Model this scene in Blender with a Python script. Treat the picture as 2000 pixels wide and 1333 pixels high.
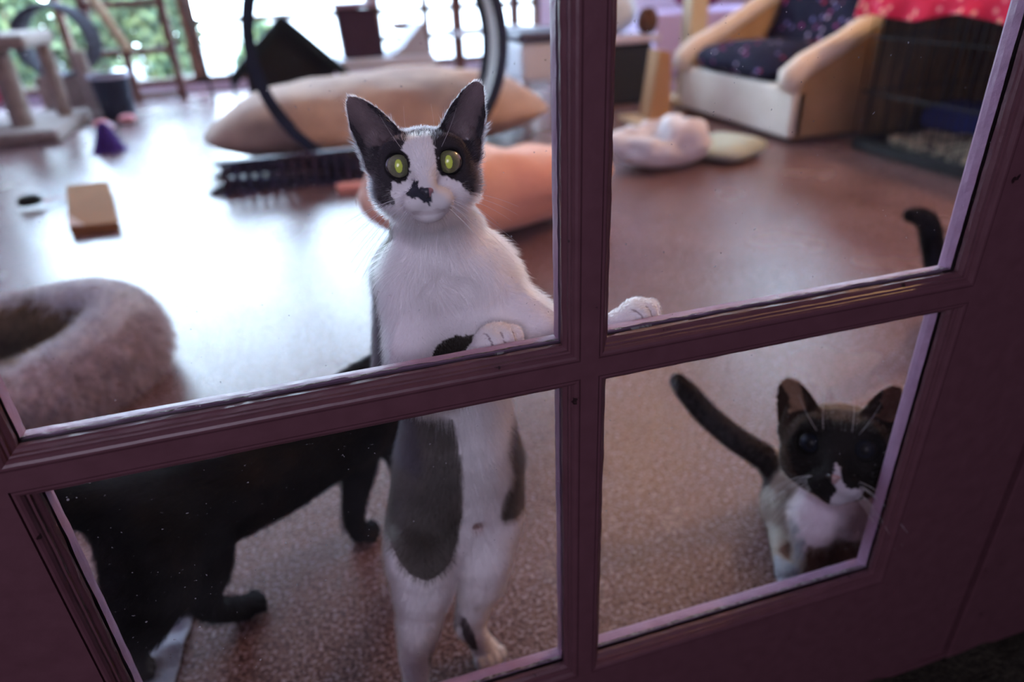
import bpy, math, random
import numpy as np
import openvdb as vdb
from mathutils import Vector, Matrix

for o in list(bpy.data.objects):
    bpy.data.objects.remove(o)
SC = bpy.context.scene
COL = SC.collection
PI = math.pi
RNG = np.random.default_rng(7)
random.seed(7)

# ------------------------------------------------------------------ camera, world, lights, exposure
cam_d = bpy.data.cameras.new('camera')
cam = bpy.data.objects.new('camera', cam_d)
COL.objects.link(cam)
cam_d.sensor_width = 36.0
cam_d.lens = 24.0
cam_d.clip_start = 0.02
_r, _u, _f = Vector((0.9561, -0.2901, -0.0405)), Vector((0.1725, 0.4460, 0.8783)), Vector((0.2367, 0.8467, -0.4765))
cam.matrix_world = Matrix(((_r[0], _u[0], -_f[0], (-0.1833, -0.4306, 0.7800)[0]), (_r[1], _u[1], -_f[1], (-0.1833, -0.4306, 0.7800)[1]),
                           (_r[2], _u[2], -_f[2], (-0.1833, -0.4306, 0.7800)[2]), (0, 0, 0, 1)))
cam_d.dof.use_dof = True
cam_d.dof.focus_distance = 0.52
cam_d.dof.aperture_fstop = 3.2
SC.camera = cam

SC.view_settings.view_transform = 'Standard'
SC.view_settings.look = 'None'
SC.view_settings.gamma = 1.0
SC.view_settings.exposure = 0.12
SC.view_settings.use_curve_mapping = False
SC.cycles.use_denoising = True
SC.cycles.max_bounces = 10
SC.cycles.transparent_max_bounces = 24
SC.cycles.sample_clamp_indirect = 6.0
SC.cycles.caustics_reflective = False
SC.cycles.caustics_refractive = False

W = bpy.data.worlds.new('sky')
SC.world = W
W.use_nodes = True
_n = W.node_tree.nodes
_n.clear()
_l = W.node_tree.links
wo = _n.new('ShaderNodeOutputWorld')
wb = _n.new('ShaderNodeBackground')
wtc = _n.new('ShaderNodeTexCoord')
wsep = _n.new('ShaderNodeSeparateXYZ')
wr = _n.new('ShaderNodeValToRGB')
wr.color_ramp.elements[0].position = 0.0
wr.color_ramp.elements[0].color = (0.72, 0.88, 1.0, 1)
wr.color_ramp.elements[1].position = 0.9
wr.color_ramp.elements[1].color = (0.42, 0.62, 1.0, 1)
_l.new(wtc.outputs['Generated'], wsep.inputs[0])
_l.new(wsep.outputs['Z'], wr.inputs[0])
_l.new(wr.outputs[0], wb.inputs['Color'])
wb.inputs['Strength'].default_value = 28.0
_l.new(wb.outputs[0], wo.inputs[0])


def lamp(name, kind, loc, energy, color, size=0.1, size_y=None, target=None):
    d = bpy.data.lights.new(name, kind)
    d.energy = energy
    d.color = color
    if kind == 'AREA':
        d.shape = 'RECTANGLE'
        d.size = size
        d.size_y = size_y or size
    elif kind == 'POINT':
        d.shadow_soft_size = size
    elif kind == 'SUN':
        d.angle = size
    o = bpy.data.objects.new(name, d)
    COL.objects.link(o)
    o.location = loc
    if target is not None:
        v = Vector(target) - Vector(loc)
        o.rotation_euler = v.to_track_quat('-Z', 'Y').to_euler()
    return o


# sun falls on the garden beyond the windows
lamp('sun', 'SUN', (0, 0, 8), 4.0, (1.0, 0.93, 0.80), 0.01, target=(1.5, 7.0, 0))
# daylight arriving through the openings of the cat room
for _x, _w in ((-1.35, 1.9), (0.95, 1.9)):
    _p = lamp('window_portal', 'AREA', (_x, 6.12, 1.2), 1.0, (1, 1, 1), _w, 2.3, target=(_x, 0, 1.2))
    _p.data.cycles.is_portal = True
# fill light added behind the camera to brighten the near side; no window there
lamp('near_room_fill_light', 'AREA', (-0.9, -2.3, 1.55), 33.0, (0.86, 0.76, 1.0), 1.1, 1.3, target=(-0.1, 0.1, 0.6))
# the warm ceiling lamps of the cat room
lamp('ceiling_lamp_light', 'POINT', (1.78, 3.19, 2.42), 20.0, (1.0, 0.55, 0.22), 0.05)
lamp('ceiling_lamp_light', 'POINT', (2.75, 1.35, 2.42), 85.0, (1.0, 0.55, 0.22), 0.09)


# ------------------------------------------------------------------ materials
def newmat(name):
    m = bpy.data.materials.new(name)
    m.use_nodes = True
    return m, m.node_tree.nodes, m.node_tree.links, m.node_tree.nodes['Principled BSDF']


def pmat(name, col, rough=0.6, col2=None, scale=20.0, detail=4.0, bump=0.0, bscale=None, metal=0.0, spec=0.22,
         lo=0.35, hi=0.65, sheen=0.0):
    m, n, l, b = newmat(name)
    b.inputs['Base Color'].default_value = (*col, 1)
    b.inputs['Roughness'].default_value = rough
    b.inputs['Metallic'].default_value = metal
    b.inputs['Specular IOR Level'].default_value = spec
    if sheen:
        b.inputs['Sheen Weight'].default_value = sheen
    tc = n.new('ShaderNodeTexCoord')
    if col2 is not None:
        nz = n.new('ShaderNodeTexNoise')
        nz.inputs['Scale'].default_value = scale
        nz.inputs['Detail'].default_value = detail
        rp = n.new('ShaderNodeValToRGB')
        rp.color_ramp.elements[0].position = lo
        rp.color_ramp.elements[1].position = hi
        rp.color_ramp.elements[0].color = (*col, 1)
        rp.color_ramp.elements[1].color = (*col2, 1)
        l.new(tc.outputs['Object'], nz.inputs['Vector'])
        l.new(nz.outputs[0], rp.inputs[0])
        l.new(rp.outputs[0], b.inputs['Base Color'])
    if bump:
        nb = n.new('ShaderNodeTexNoise')
        nb.inputs['Scale'].default_value = bscale or scale * 3
        nb.inputs['Detail'].default_value = 5
        bp = n.new('ShaderNodeBump')
        bp.inputs['Strength'].default_value = bump
        bp.inputs['Distance'].default_value = 0.01
        l.new(tc.outputs['Object'], nb.inputs['Vector'])
        l.new(nb.outputs[0], bp.inputs['Height'])
        l.new(bp.outputs[0], b.inputs['Normal'])
    return m


def attr_mat(name, rough=0.8, trans=0.0, spec=0.2, coat=0.0):
    m, n, l, b = newmat(name)
    a = n.new('ShaderNodeAttribute')
    a.attribute_name = 'col'
    l.new(a.outputs['Color'], b.inputs['Base Color'])
    b.inputs['Roughness'].default_value = rough
    b.inputs['Specular IOR Level'].default_value = spec
    b.inputs['Coat Weight'].default_value = coat
    b.inputs['Coat Roughness'].default_value = 0.03
    if trans:
        t = n.new('ShaderNodeBsdfTranslucent')
        mx = n.new('ShaderNodeMixShader')
        mx.inputs[0].default_value = trans
        l.new(a.outputs['Color'], t.inputs['Color'])
        l.new(b.outputs[0], mx.inputs[1])
        l.new(t.outputs[0], mx.inputs[2])
        l.new(mx.outputs[0], n['Material Output'].inputs['Surface'])
    return m


def floor_mat():
    m, n, l, b = newmat('speckled sealed floor')
    tc = n.new('ShaderNodeTexCoord')
    big = n.new('ShaderNodeTexNoise')
    big.inputs['Scale'].default_value = 3.0
    big.inputs['Detail'].default_value = 3
    r1 = n.new('ShaderNodeValToRGB')
    r1.color_ramp.elements[0].position = 0.3
    r1.color_ramp.elements[1].position = 0.7
    r1.color_ramp.elements[0].color = (0.150, 0.076, 0.070, 1)
    r1.color_ramp.elements[1].color = (0.215, 0.118, 0.110, 1)
    sp = n.new('ShaderNodeTexNoise')
    sp.inputs['Scale'].default_value = 185.0
    sp.inputs['Detail'].default_value = 3
    r2 = n.new('ShaderNodeValToRGB')
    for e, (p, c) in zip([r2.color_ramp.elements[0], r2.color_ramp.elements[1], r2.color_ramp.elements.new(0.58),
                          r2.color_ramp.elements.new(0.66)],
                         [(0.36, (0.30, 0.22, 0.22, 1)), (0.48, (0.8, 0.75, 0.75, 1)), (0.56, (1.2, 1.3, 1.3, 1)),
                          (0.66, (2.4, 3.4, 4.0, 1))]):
        e.position = p
        e.color = c
    mx = n.new('ShaderNodeMix')
    mx.data_type = 'RGBA'
    mx.blend_type = 'MULTIPLY'
    mx.inputs[0].default_value = 1.0
    l.new(tc.outputs['Object'], big.inputs['Vector'])
    l.new(tc.outputs['Object'], sp.inputs['Vector'])
    l.new(big.outputs[0], r1.inputs[0])
    l.new(sp.outputs[0], r2.inputs[0])
    l.new(r1.outputs[0], mx.inputs[6])
    l.new(r2.outputs[0], mx.inputs[7])
    l.new(mx.outputs[2], b.inputs['Base Color'])
    rr = n.new('ShaderNodeMapRange')
    rr.inputs['To Min'].default_value = 0.16
    rr.inputs['To Max'].default_value = 0.34
    l.new(big.outputs[0], rr.inputs[0])
    l.new(rr.outputs[0], b.inputs['Roughness'])
    bn = n.new('ShaderNodeTexNoise')
    bn.inputs['Scale'].default_value = 190.0
    bn.inputs['Detail'].default_value = 2
    bp = n.new('ShaderNodeBump')
    bp.inputs['Strength'].default_value = 0.35
    bp.inputs['Distance'].default_value = 0.003
    l.new(tc.outputs['Object'], bn.inputs['Vector'])
    l.new(bn.outputs[0], bp.inputs['Height'])
    l.new(bp.outputs[0], b.inputs['Normal'])
    b.inputs['Specular IOR Level'].default_value = 0.68
    return m


def paint_mat():
    m, n, l, b = newmat('purple door paint')
    tc = n.new('ShaderNodeTexCoord')
    nz = n.new('ShaderNodeTexNoise')
    nz.inputs['Scale'].default_value = 60
    nz.inputs['Detail'].default_value = 6
    rp = n.new('ShaderNodeValToRGB')
    els = rp.color_ramp.elements
    els[0].position = 0.272
    els[0].color = (0.02, 0.008, 0.01, 1)
    els[1].position = 0.292
    els[1].color = (0.098, 0.040, 0.052, 1)
    e = els.new(0.7)
    e.color = (0.118, 0.050, 0.065, 1)
    l.new(tc.outputs['Object'], nz.inputs['Vector'])
    l.new(nz.outputs[0], rp.inputs[0])
    l.new(rp.outputs[0], b.inputs['Base Color'])
    b.inputs['Roughness'].default_value = 0.42
    nb = n.new('ShaderNodeTexNoise')
    nb.inputs['Scale'].default_value = 220
    nb.inputs['Detail'].default_value = 4
    bp = n.new('ShaderNodeBump')
    bp.inputs['Strength'].default_value = 0.12
    bp.inputs['Distance'].default_value = 0.002
    l.new(tc.outputs['Object'], nb.inputs['Vector'])
    l.new(nb.outputs[0], bp.inputs['Height'])
    l.new(bp.outputs[0], b.inputs['Normal'])
    return m


def glass_mat(dirt=True):
    m, n, l, b = newmat('window glass' + (' with smudges' if dirt else ''))
    out = n['Material Output']
    tr = n.new('ShaderNodeBsdfTransparent')
    tr.inputs[0].default_value = (0.97, 0.98, 0.98, 1)
    gl = n.new('ShaderNodeBsdfGlossy')
    gl.inputs['Roughness'].default_value = 0.0
    # Schlick reflectance of one glass face, the same from both sides
    ge = n.new('ShaderNodeNewGeometry')
    dt = n.new('ShaderNodeVectorMath')
    dt.operation = 'DOT_PRODUCT'
    ab = n.new('ShaderNodeMath')
    ab.operation = 'ABSOLUTE'
    om = n.new('ShaderNodeMath')
    om.operation = 'SUBTRACT'
    om.inputs[0].default_value = 1.0
    pw = n.new('ShaderNodeMath')
    pw.operation = 'POWER'
    pw.inputs[1].default_value = 5.0
    fr = n.new('ShaderNodeMath')
    fr.operation = 'MULTIPLY_ADD'
    fr.inputs[1].default_value = 0.96
    fr.inputs[2].default_value = 0.04
    l.new(ge.outputs['Normal'], dt.inputs[0])
    l.new(ge.outputs['Incoming'], dt.inputs[1])
    l.new(dt.outputs['Value'], ab.inputs[0])
    l.new(ab.outputs[0], om.inputs[1])
    l.new(om.outputs[0], pw.inputs[0])
    l.new(pw.outputs[0], fr.inputs[0])
    mx = n.new('ShaderNodeMixShader')
    l.new(fr.outputs[0], mx.inputs[0])
    l.new(tr.outputs[0], mx.inputs[1])
    l.new(gl.outputs[0], mx.inputs[2])
    last = mx
    if dirt:
        tc = n.new('ShaderNodeTexCoord')
        mp = n.new('ShaderNodeMapping')
        mp.inputs['Scale'].default_value = (1, 1, 1)
        nz = n.new('ShaderNodeTexNoise')
        nz.inputs['Scale'].default_value = 260
        nz.inputs['Detail'].default_value = 2
        r = n.new('ShaderNodeMapRange')
        r.inputs['From Min'].default_value = 0.73
        r.inputs['From Max'].default_value = 0.77
        n2 = n.new('ShaderNodeTexNoise')
        n2.inputs['Scale'].default_value = 9
        n2.inputs['Detail'].default_value = 3
        r2 = n.new('ShaderNodeMapRange')
        r2.inputs['From Min'].default_value = 0.45
        r2.inputs['From Max'].default_value = 0.8
        r2.inputs['To Max'].default_value = 0.016
        r2.inputs['To Min'].default_value = 0.002
        mm = n.new('ShaderNodeMath')
        mm.operation = 'MULTIPLY'
        mm.inputs[1].default_value = 0.30
        ad = n.new('ShaderNodeMath')
        ad.operation = 'ADD'
        ad.use_clamp = True
        df = n.new('ShaderNodeBsdfDiffuse')
        df.inputs[0].default_value = (0.85, 0.85, 0.9, 1)
        m2 = n.new('ShaderNodeMixShader')
        l.new(tc.outputs['Object'], mp.inputs[0])
        l.new(mp.outputs[0], nz.inputs['Vector'])
        l.new(tc.outputs['Object'], n2.inputs['Vector'])
        l.new(nz.outputs[0], r.inputs[0])
        l.new(n2.outputs[0], r2.inputs[0])
        l.new(r.outputs[0], mm.inputs[0])
        l.new(mm.outputs[0], ad.inputs[0])
        l.new(r2.outputs[0], ad.inputs[1])
        l.new(ad.outputs[0], m2.inputs[0])
        l.new(mx.outputs[0], m2.inputs[1])
        l.new(df.outputs[0], m2.inputs[2])
        last = m2
    l.new(last.outputs[0], out.inputs['Surface'])
    n.remove(b)
    return m


def dark_hair_mat(name):
    return attr_mat(name, .55, spec=.12)


def hair_mat(name):
    m, n, l, b = newmat(name)
    h = n.new('ShaderNodeBsdfHairPrincipled')
    h.parametrization = 'COLOR'
    h.inputs['Roughness'].default_value = .30
    h.inputs['Radial Roughness'].default_value = .45
    h.inputs['Coat'].default_value = 0.0
    a = n.new('ShaderNodeAttribute')
    a.attribute_name = 'col'
    l.new(a.outputs['Color'], h.inputs['Color'])
    l.new(h.outputs[0], n['Material Output'].inputs['Surface'])
    n.remove(b)
    return m


# ------------------------------------------------------------------ mesh helpers
class MB:
    def __init__(self):
        self.v = []
        self.f = []

    def add(self, v, f):
        k = len(self.v)
        self.v.extend([tuple(p) for p in v])
        self.f.extend([tuple(i + k for i in q) for q in f])
        return self

    def box(self, x0, x1, y0, y1, z0, z1, rot=0.0, bev=0.0):
        cx, cy = (x0 + x1) / 2, (y0 + y1) / 2
        c, s = math.cos(rot), math.sin(rot)
        if bev <= 0:
            v = [(x, y, z) for z in (z0, z1) for y in (y0, y1) for x in (x0, x1)]
            f = [(0, 2, 3, 1), (4, 5, 7, 6), (0, 1, 5, 4), (2, 6, 7, 3), (0, 4, 6, 2), (1, 3, 7, 5)]
        else:
            hx, hy = (x1 - x0) / 2, (y1 - y0) / 2
            bv = min(bev, hx * .95, hy * .95, (z1 - z0) * .48)
            rings = []
            for z, ins in ((z0, bv), (z0 + bv * .3, bv * .3), (z0 + bv, 0), (z1 - bv, 0), (z1 - bv * .3, bv * .3), (z1, bv)):
                ring = []
                for qx, qy, a0 in ((1, 1, 0), (-1, 1, 90), (-1, -1, 180), (1, -1, 270)):
                    for a in (0, 30, 60, 90):
                        t = math.radians(a0 + a)
                        rx = bv
                        ring.append((cx + qx * (hx - rx) + (rx - ins) * math.cos(t), cy + qy * (hy - rx) + (rx - ins) * math.sin(t), z))
                rings.append(ring)
            v = [p for r in rings for p in r]
            f = []
            n = 16
            for i in range(5):
                for j in range(n):
                    f.append((i * n + j, i * n + (j + 1) % n, (i + 1) * n + (j + 1) % n, (i + 1) * n + j))
            f.append(tuple(reversed(range(n))))
            f.append(tuple(range(5 * n, 6 * n)))
        if rot:
            v = [(cx + (p[0] - cx) * c - (p[1] - cy) * s, cy + (p[0] - cx) * s + (p[1] - cy) * c, p[2]) for p in v]
        return self.add(v, f)

    def tube(self, pts, rad, n=12, caps=True):
        pts = [Vector(p) for p in pts]
        if not hasattr(rad, '__len__'):
            rad = [rad] * len(pts)
        v, f = [], []
        t = (pts[1] - pts[0]).normalized()
        ref = Vector((0, 0, 1)) if abs(t.z) < .9 else Vector((1, 0, 0))
        a = t.cross(ref).normalized()
        for i, p in enumerate(pts):
            t = (pts[min(i + 1, len(pts) - 1)] - pts[max(i - 1, 0)]).normalized()
            a = (a - t * a.dot(t)).normalized()
            b = t.cross(a)
            for j in range(n):
                th = 2 * PI * j / n
                v.append(p + (a * math.cos(th) + b * math.sin(th)) * rad[i])
        for i in range(len(pts) - 1):
            for j in range(n):
                f.append((i * n + j, i * n + (j + 1) % n, (i + 1) * n + (j + 1) % n, (i + 1) * n + j))
        if caps:
            f.append(tuple(reversed(range(n))))
            f.append(tuple(range((len(pts) - 1) * n, len(pts) * n)))
        return self.add(v, f)

    def lathe(self, c, prof, n=32, axis=(0, 0, 1), sx=1.0, sy=1.0):
        ax = Vector(axis).normalized()
        ref = Vector((1, 0, 0)) if abs(ax.x) < .9 else Vector((0, 1, 0))
        a = (ref - ax * ref.dot(ax)).normalized()
        b = ax.cross(a)
        c = Vector(c)
        v = []
        for r, h in prof:
            for j in range(n):
                th = 2 * PI * j / n
                v.append(c + a * (r * sx * math.cos(th)) + b * (r * sy * math.sin(th)) + ax * h)
        f = []
        for i in range(len(prof) - 1):
            for j in range(n):
                f.append((i * n + j, i * n + (j + 1) % n, (i + 1) * n + (j + 1) % n, (i + 1) * n + j))
        return self.add(v, f)

    def prism(self, poly, axis, a0, a1):
        # poly in the two other axes, extruded along axis
        def mk(p, t):
            return {0: (t, p[0], p[1]), 1: (p[0], t, p[1]), 2: (p[0], p[1], t)}[axis]
        n = len(poly)
        v = [mk(p, a0) for p in poly] + [mk(p, a1) for p in poly]
        f = [tuple(range(n)), tuple(reversed(range(n, 2 * n)))] + [(i, i + n, (i + 1) % n + n, (i + 1) % n) for i in range(n)]
        return self.add(v, f)

    def grid(self, fn, nu, nv, wrap_u=False):
        v = [fn(i / (nu if wrap_u else nu - 1), j / (nv - 1)) for j in range(nv) for i in range(nu)]
        f = []
        for j in range(nv - 1):
            for i in range(nu if wrap_u else nu - 1):
                f.append((j * nu + i, j * nu + (i + 1) % nu, (j + 1) * nu + (i + 1) % nu, (j + 1) * nu + i))
        return self.add(v, f)

    def build(self, name, mat, parent=None, smooth=False, bevel=0.0, thick=0.0, sub=0):
        o = link_mesh(name, self.v, self.f, mat, parent, smooth)
        if thick:
            md = o.modifiers.new('thickness', 'SOLIDIFY')
            md.thickness = thick
            md.offset = 0
        if bevel:
            md = o.modifiers.new('edges', 'BEVEL')
            md.width = bevel
            md.segments = 3
            md.limit_method = 'ANGLE'
        if sub:
            md = o.modifiers.new('smooth', 'SUBSURF')
            md.levels = sub
            md.render_levels = sub
        return o


def link_mesh(name, v, f, mat, parent=None, smooth=False):
    v = np.asarray(v, dtype=float)
    if parent is not None:
        off = np.array(ORIGIN[parent.name])
    else:
        off = np.array([(v[:, 0].min() + v[:, 0].max()) / 2, (v[:, 1].min() + v[:, 1].max()) / 2, v[:, 2].min()])
    me = bpy.data.meshes.new(name)
    me.from_pydata((v - off).tolist(), [], [tuple(int(i) for i in q) for q in f])
    me.validate()
    import bmesh
    bm = bmesh.new()
    bm.from_mesh(me)
    bmesh.ops.recalc_face_normals(bm, faces=bm.faces)
    bm.to_mesh(me)
    bm.free()
    if mat is not None:
        me.materials.append(mat)
    if smooth:
        me.polygons.foreach_set('use_smooth', [True] * len(me.polygons))
    o = bpy.data.objects.new(name, me)
    COL.objects.link(o)
    if parent is not None:
        o.parent = parent
        ORIGIN[o.name] = tuple(off)
    else:
        o.location = off
        ORIGIN[o.name] = tuple(off)
    return o


ORIGIN = {}


def empty(name, loc):
    o = bpy.data.objects.new(name, None)
    o.empty_display_size = 0.05
    COL.objects.link(o)
    o.location = loc
    ORIGIN[o.name] = tuple(loc)
    return o


def tag(o, label=None, cat=None, group=None, kind=None):
    if label:
        o['label'] = label
    if cat:
        o['category'] = cat
    if group:
        o['group'] = group
    if kind:
        o['kind'] = kind
    return o


def struct(o, label=None):
    o['kind'] = 'structure'
    if label:
        o['label'] = label
    return o


# smooth value noise on numpy points
_H = RNG.random((64, 64, 64))


def vnoise(p, s):
    q = np.asarray(p) * s + 100.0
    i = np.floor(q).astype(int)
    t = q - i
    t = t * t * (3 - 2 * t)
    r = 0
    for a in (0, 1):
        for b in (0, 1):
            for c in (0, 1):
                w = (t[..., 0] if a else 1 - t[..., 0]) * (t[..., 1] if b else 1 - t[..., 1]) * (t[..., 2] if c else 1 - t[..., 2])
                r = r + w * _H[(i[..., 0] + a) % 64, (i[..., 1] + b) % 64, (i[..., 2] + c) % 64]
    return r * 2 - 1


def set_col(o, cols):
    me = o.data
    c = np.ones((len(cols), 4), dtype=np.float32)
    c[:, :3] = cols
    a = me.attributes.new('col', 'FLOAT_COLOR', 'POINT')
    a.data.foreach_set('color', c.ravel())


def pillow(name, center, half, mat, parent=None, rot=0.0, power=2.6, pinch=0.0, wob=0.02, wscale=4.0, flat=0.55, res=48, seed=0.0):
    """A stuffed cushion: a pinched, rounded outline with a puffed top and a flattened underside."""
    hx, hy, hz = half
    m = MB()
    c, s = math.cos(rot), math.sin(rot)

    def fn(u, v):
        a = 2 * PI * u
        e = PI * (v - .5)
        ca, sa = math.cos(a), math.sin(a)
        k = (abs(ca) ** power + abs(sa) ** power) ** (-1 / power)
        rr = (1 - pinch) * math.cos(e) ** 0.7 + pinch * (1 - abs(2 * e / PI)) ** .5
        x, y = ca * k * rr * hx, sa * k * rr * hy
        z = math.sin(e) * hz
        if z < 0:
            z *= flat
        x2, y2 = x * c - y * s, x * s + y * c
        p = np.array([center[0] + x2, center[1] + y2, center[2] + z])
        n = float(vnoise(p[None] + seed, wscale)[0]) * wob
        n2 = float(vnoise(p[None] + seed + 9, wscale * 3)[0]) * wob * .35
        g = (n + n2) * (1 if z > 0 else .3)
        return (p[0] + g * ca * rr, p[1] + g * sa * rr, p[2] + g * max(0, math.sin(e)))
    m.grid(fn, res, res // 2 + 1, wrap_u=True)
    zmin = min(p[2] for p in m.v)
    base = center[2] - hz * flat
    m.v = [(p[0], p[1], max(p[2], base * 1.0 if base > 0 else 0.002)) for p in m.v]
    return m.build(name, mat, parent, smooth=True)


# ------------------------------------------------------------------ fur: strands as curves
def fur(name, parent, roots, normals, comb, length, radius, cols, mat, segs=4, lift=0.35, droop=0.0, clump=0.25):
    n = len(roots)
    nm = normals
    tg = comb - nm * (comb * nm).sum(1)[:, None]
    tg /= np.linalg.norm(tg, axis=1)[:, None] + 1e-9
    d = tg + nm * np.asarray(lift).reshape(-1, 1) + RNG.normal(0, clump, (n, 3)) * .5
    d /= np.linalg.norm(d, axis=1)[:, None]
    L = (length * RNG.uniform(.7, 1.2, n))[:, None]
    off = np.array(ORIGIN[parent.name])
    pts = np.zeros((n, segs, 3), dtype=np.float32)
    for i in range(segs):
        t = i / (segs - 1)
        pts[:, i] = roots - nm * .0006 + d * L * t + tg * L * (.35 * t * t) + np.array([0, 0, -droop]) * L * t * t - off
    cu = bpy.data.hair_curves.new(name)
    cu.add_curves([segs] * n)
    cu.attributes['position'].data.foreach_set('vector', pts.reshape(-1))
    prof = np.array([1.0, .9, .65, .12] if segs == 4 else np.linspace(1, .12, segs), dtype=np.float32)
    rad = (prof[None] * radius * np.ones((n, 1))).astype(np.float32)
    ra = cu.attributes.get('radius') or cu.attributes.new('radius', 'FLOAT', 'POINT')
    ra.data.foreach_set('value', rad.reshape(-1))
    c = np.ones((n, segs, 4), dtype=np.float32)
    c[:, :, :3] = cols[:, None, :]
    ca = cu.attributes.new('col', 'FLOAT_COLOR', 'POINT')
    ca.data.foreach_set('color', c.reshape(-1))
    cu.materials.append(mat)
    o = bpy.data.objects.new(name, cu)
    COL.objects.link(o)
    o.parent = parent
    return o


def sample_surface(V, T, n, weight=None):
    a, b, c = V[T[:, 0]], V[T[:, 1]], V[T[:, 2]]
    cr = np.cross(b - a, c - a)
    ar = np.linalg.norm(cr, axis=1)
    w = ar if weight is None else ar * weight((a + b + c) / 3)
    idx = RNG.choice(len(T), n, p=w / w.sum())
    u, v = RNG.random(n), RNG.random(n)
    k = u + v > 1
    u[k], v[k] = 1 - u[k], 1 - v[k]
    P = a[idx] + (b - a)[idx] * u[:, None] + (c - a)[idx] * v[:, None]
    return P, idx, u, v


# ------------------------------------------------------------------ continuous bodies from a signed distance field
class Body:
    def __init__(self, lo, hi, vox):
        self.lo = np.array(lo, dtype=float)
        self.vox = vox
        self.n = np.ceil((np.array(hi) - self.lo) / vox).astype(int) + 1
        self.d = np.full(self.n, 0.05, dtype=np.float32)

    def block(self, lo, hi, pad):
        i0 = np.clip(np.floor((np.array(lo) - pad - self.lo) / self.vox).astype(int), 0, self.n - 1)
        i1 = np.clip(np.ceil((np.array(hi) + pad - self.lo) / self.vox).astype(int) + 1, 1, self.n)
        if (i1 <= i0).any():
            return None, None
        ax = [self.lo[k] + self.vox * np.arange(i0[k], i1[k]) for k in range(3)]
        P = np.stack(np.meshgrid(*ax, indexing='ij'), -1).astype(np.float32)
        return tuple(slice(i0[k], i1[k]) for k in range(3)), P

    def merge(self, sl, s, k, sub=False):
        d = self.d[sl]
        if sub:
            s = -s
            h = np.clip(.5 - .5 * (s - d) / k, 0, 1) if k > 0 else (s < d).astype(np.float32)
            self.d[sl] = s * (1 - h) + d * h + (k * h * (1 - h) if k > 0 else 0)
        else:
            h = np.clip(.5 + .5 * (s - d) / k, 0, 1)
            self.d[sl] = s * (1 - h) + d * h - k * h * (1 - h)

    def cap(self, a, b, ra, rb=None, k=.02, sub=False):
        rb = ra if rb is None else rb
        a, b = np.array(a, float), np.array(b, float)
        r = max(ra, rb)
        sl, P = self.block(np.minimum(a, b) - r, np.maximum(a, b) + r, max(k, .006) * 1.3 + .004)
        if sl is None:
            return
        ab = b - a
        t = np.clip(((P - a) @ ab) / max(ab @ ab, 1e-12), 0, 1)
        d = np.linalg.norm(P - (a + t[..., None] * ab), axis=-1) - (ra + (rb - ra) * t)
        self.merge(sl, d.astype(np.float32), k, sub)

    def chain(self, pts, k=.02):
        """one smooth tapering limb through all the joints, merged as a whole"""
        P0 = np.array([np.array(p, float) for p, r in pts])
        R0 = np.array([r for p, r in pts]) + k * .09
        n = len(P0)
        C, Rr = [], []
        for i in range(n - 1):
            p0, p1, p2, p3 = P0[max(i - 1, 0)], P0[i], P0[i + 1], P0[min(i + 2, n - 1)]
            for t in np.linspace(0, 1, 5)[:-1]:
                C.append(.5 * ((2 * p1) + (p2 - p0) * t + (2 * p0 - 5 * p1 + 4 * p2 - p3) * t * t + (3 * p1 - p0 - 3 * p2 + p3) * t ** 3))
                Rr.append(R0[i] + (R0[i + 1] - R0[i]) * (t * t * (3 - 2 * t)))
        C.append(P0[-1])
        Rr.append(R0[-1])
        C, Rr = np.array(C), np.array(Rr)
        rm = Rr.max()
        sl, P = self.block(C.min(0) - rm, C.max(0) + rm, k * 1.3 + .004)
        if sl is None:
            return
        best = np.full(P.shape[:3], 1.0, dtype=np.float32)
        for a, b, ra, rb in zip(C[:-1], C[1:], Rr[:-1], Rr[1:]):
            ab = b - a
            t = np.clip(((P - a) @ ab) / max(ab @ ab, 1e-12), 0, 1)
            d = np.linalg.norm(P - (a + t[..., None] * ab), axis=-1) - (ra + (rb - ra) * t)
            best = np.minimum(best, d.astype(np.float32))
        self.merge(sl, best, k)

    def ell(self, c, r, F=None, k=.012, sub=False):
        c = np.array(c, float)
        r = np.array(r, float)
        R = max(r)
        sl, P = self.block(c - R, c + R, k * 1.3 + .004)
        if sl is None:
            return
        q = P - c
        if F is not None:
            q = q @ np.array(F).T        # rows of F are the local axes
        k0 = np.linalg.norm(q / r, axis=-1)
        k1 = np.linalg.norm(q / (r * r), axis=-1) + 1e-9
        self.merge(sl, (k0 * (k0 - 1) / k1).astype(np.float32), k, sub)

    def ear(self, base, tip, N, hw, thick, cup, k=.006, tipr=.3):
        base, tip, N = np.array(base, float), np.array(tip, float), np.array(N, float)
        L = np.linalg.norm(tip - base)
        A = (tip - base) / L
        N = N - A * (N @ A)
        N /= np.linalg.norm(N)
        Wd = np.cross(A, N)
        r = hw + L * .1
        sl, P = self.block(np.minimum(base, tip) - r, np.maximum(base, tip) + r, k + .004)
        q = P - base
        a, w, n = q @ A, q @ Wd, q @ N
        t = np.clip(a / L, 0, 1)
        h = hw * (1 - t ** 1.75) ** .62 + 1e-5
        n0 = -cup * (1 - np.clip(w / h, -1, 1) ** 2) * (1 - .75 * t)
        d = np.maximum(np.abs(n - n0) - thick, (np.abs(w) - h) * .8)
        d = np.maximum(d, a - L)
        d = np.maximum(d, -a - hw * .45)
        self.merge(sl, d.astype(np.float32), k)

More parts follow.
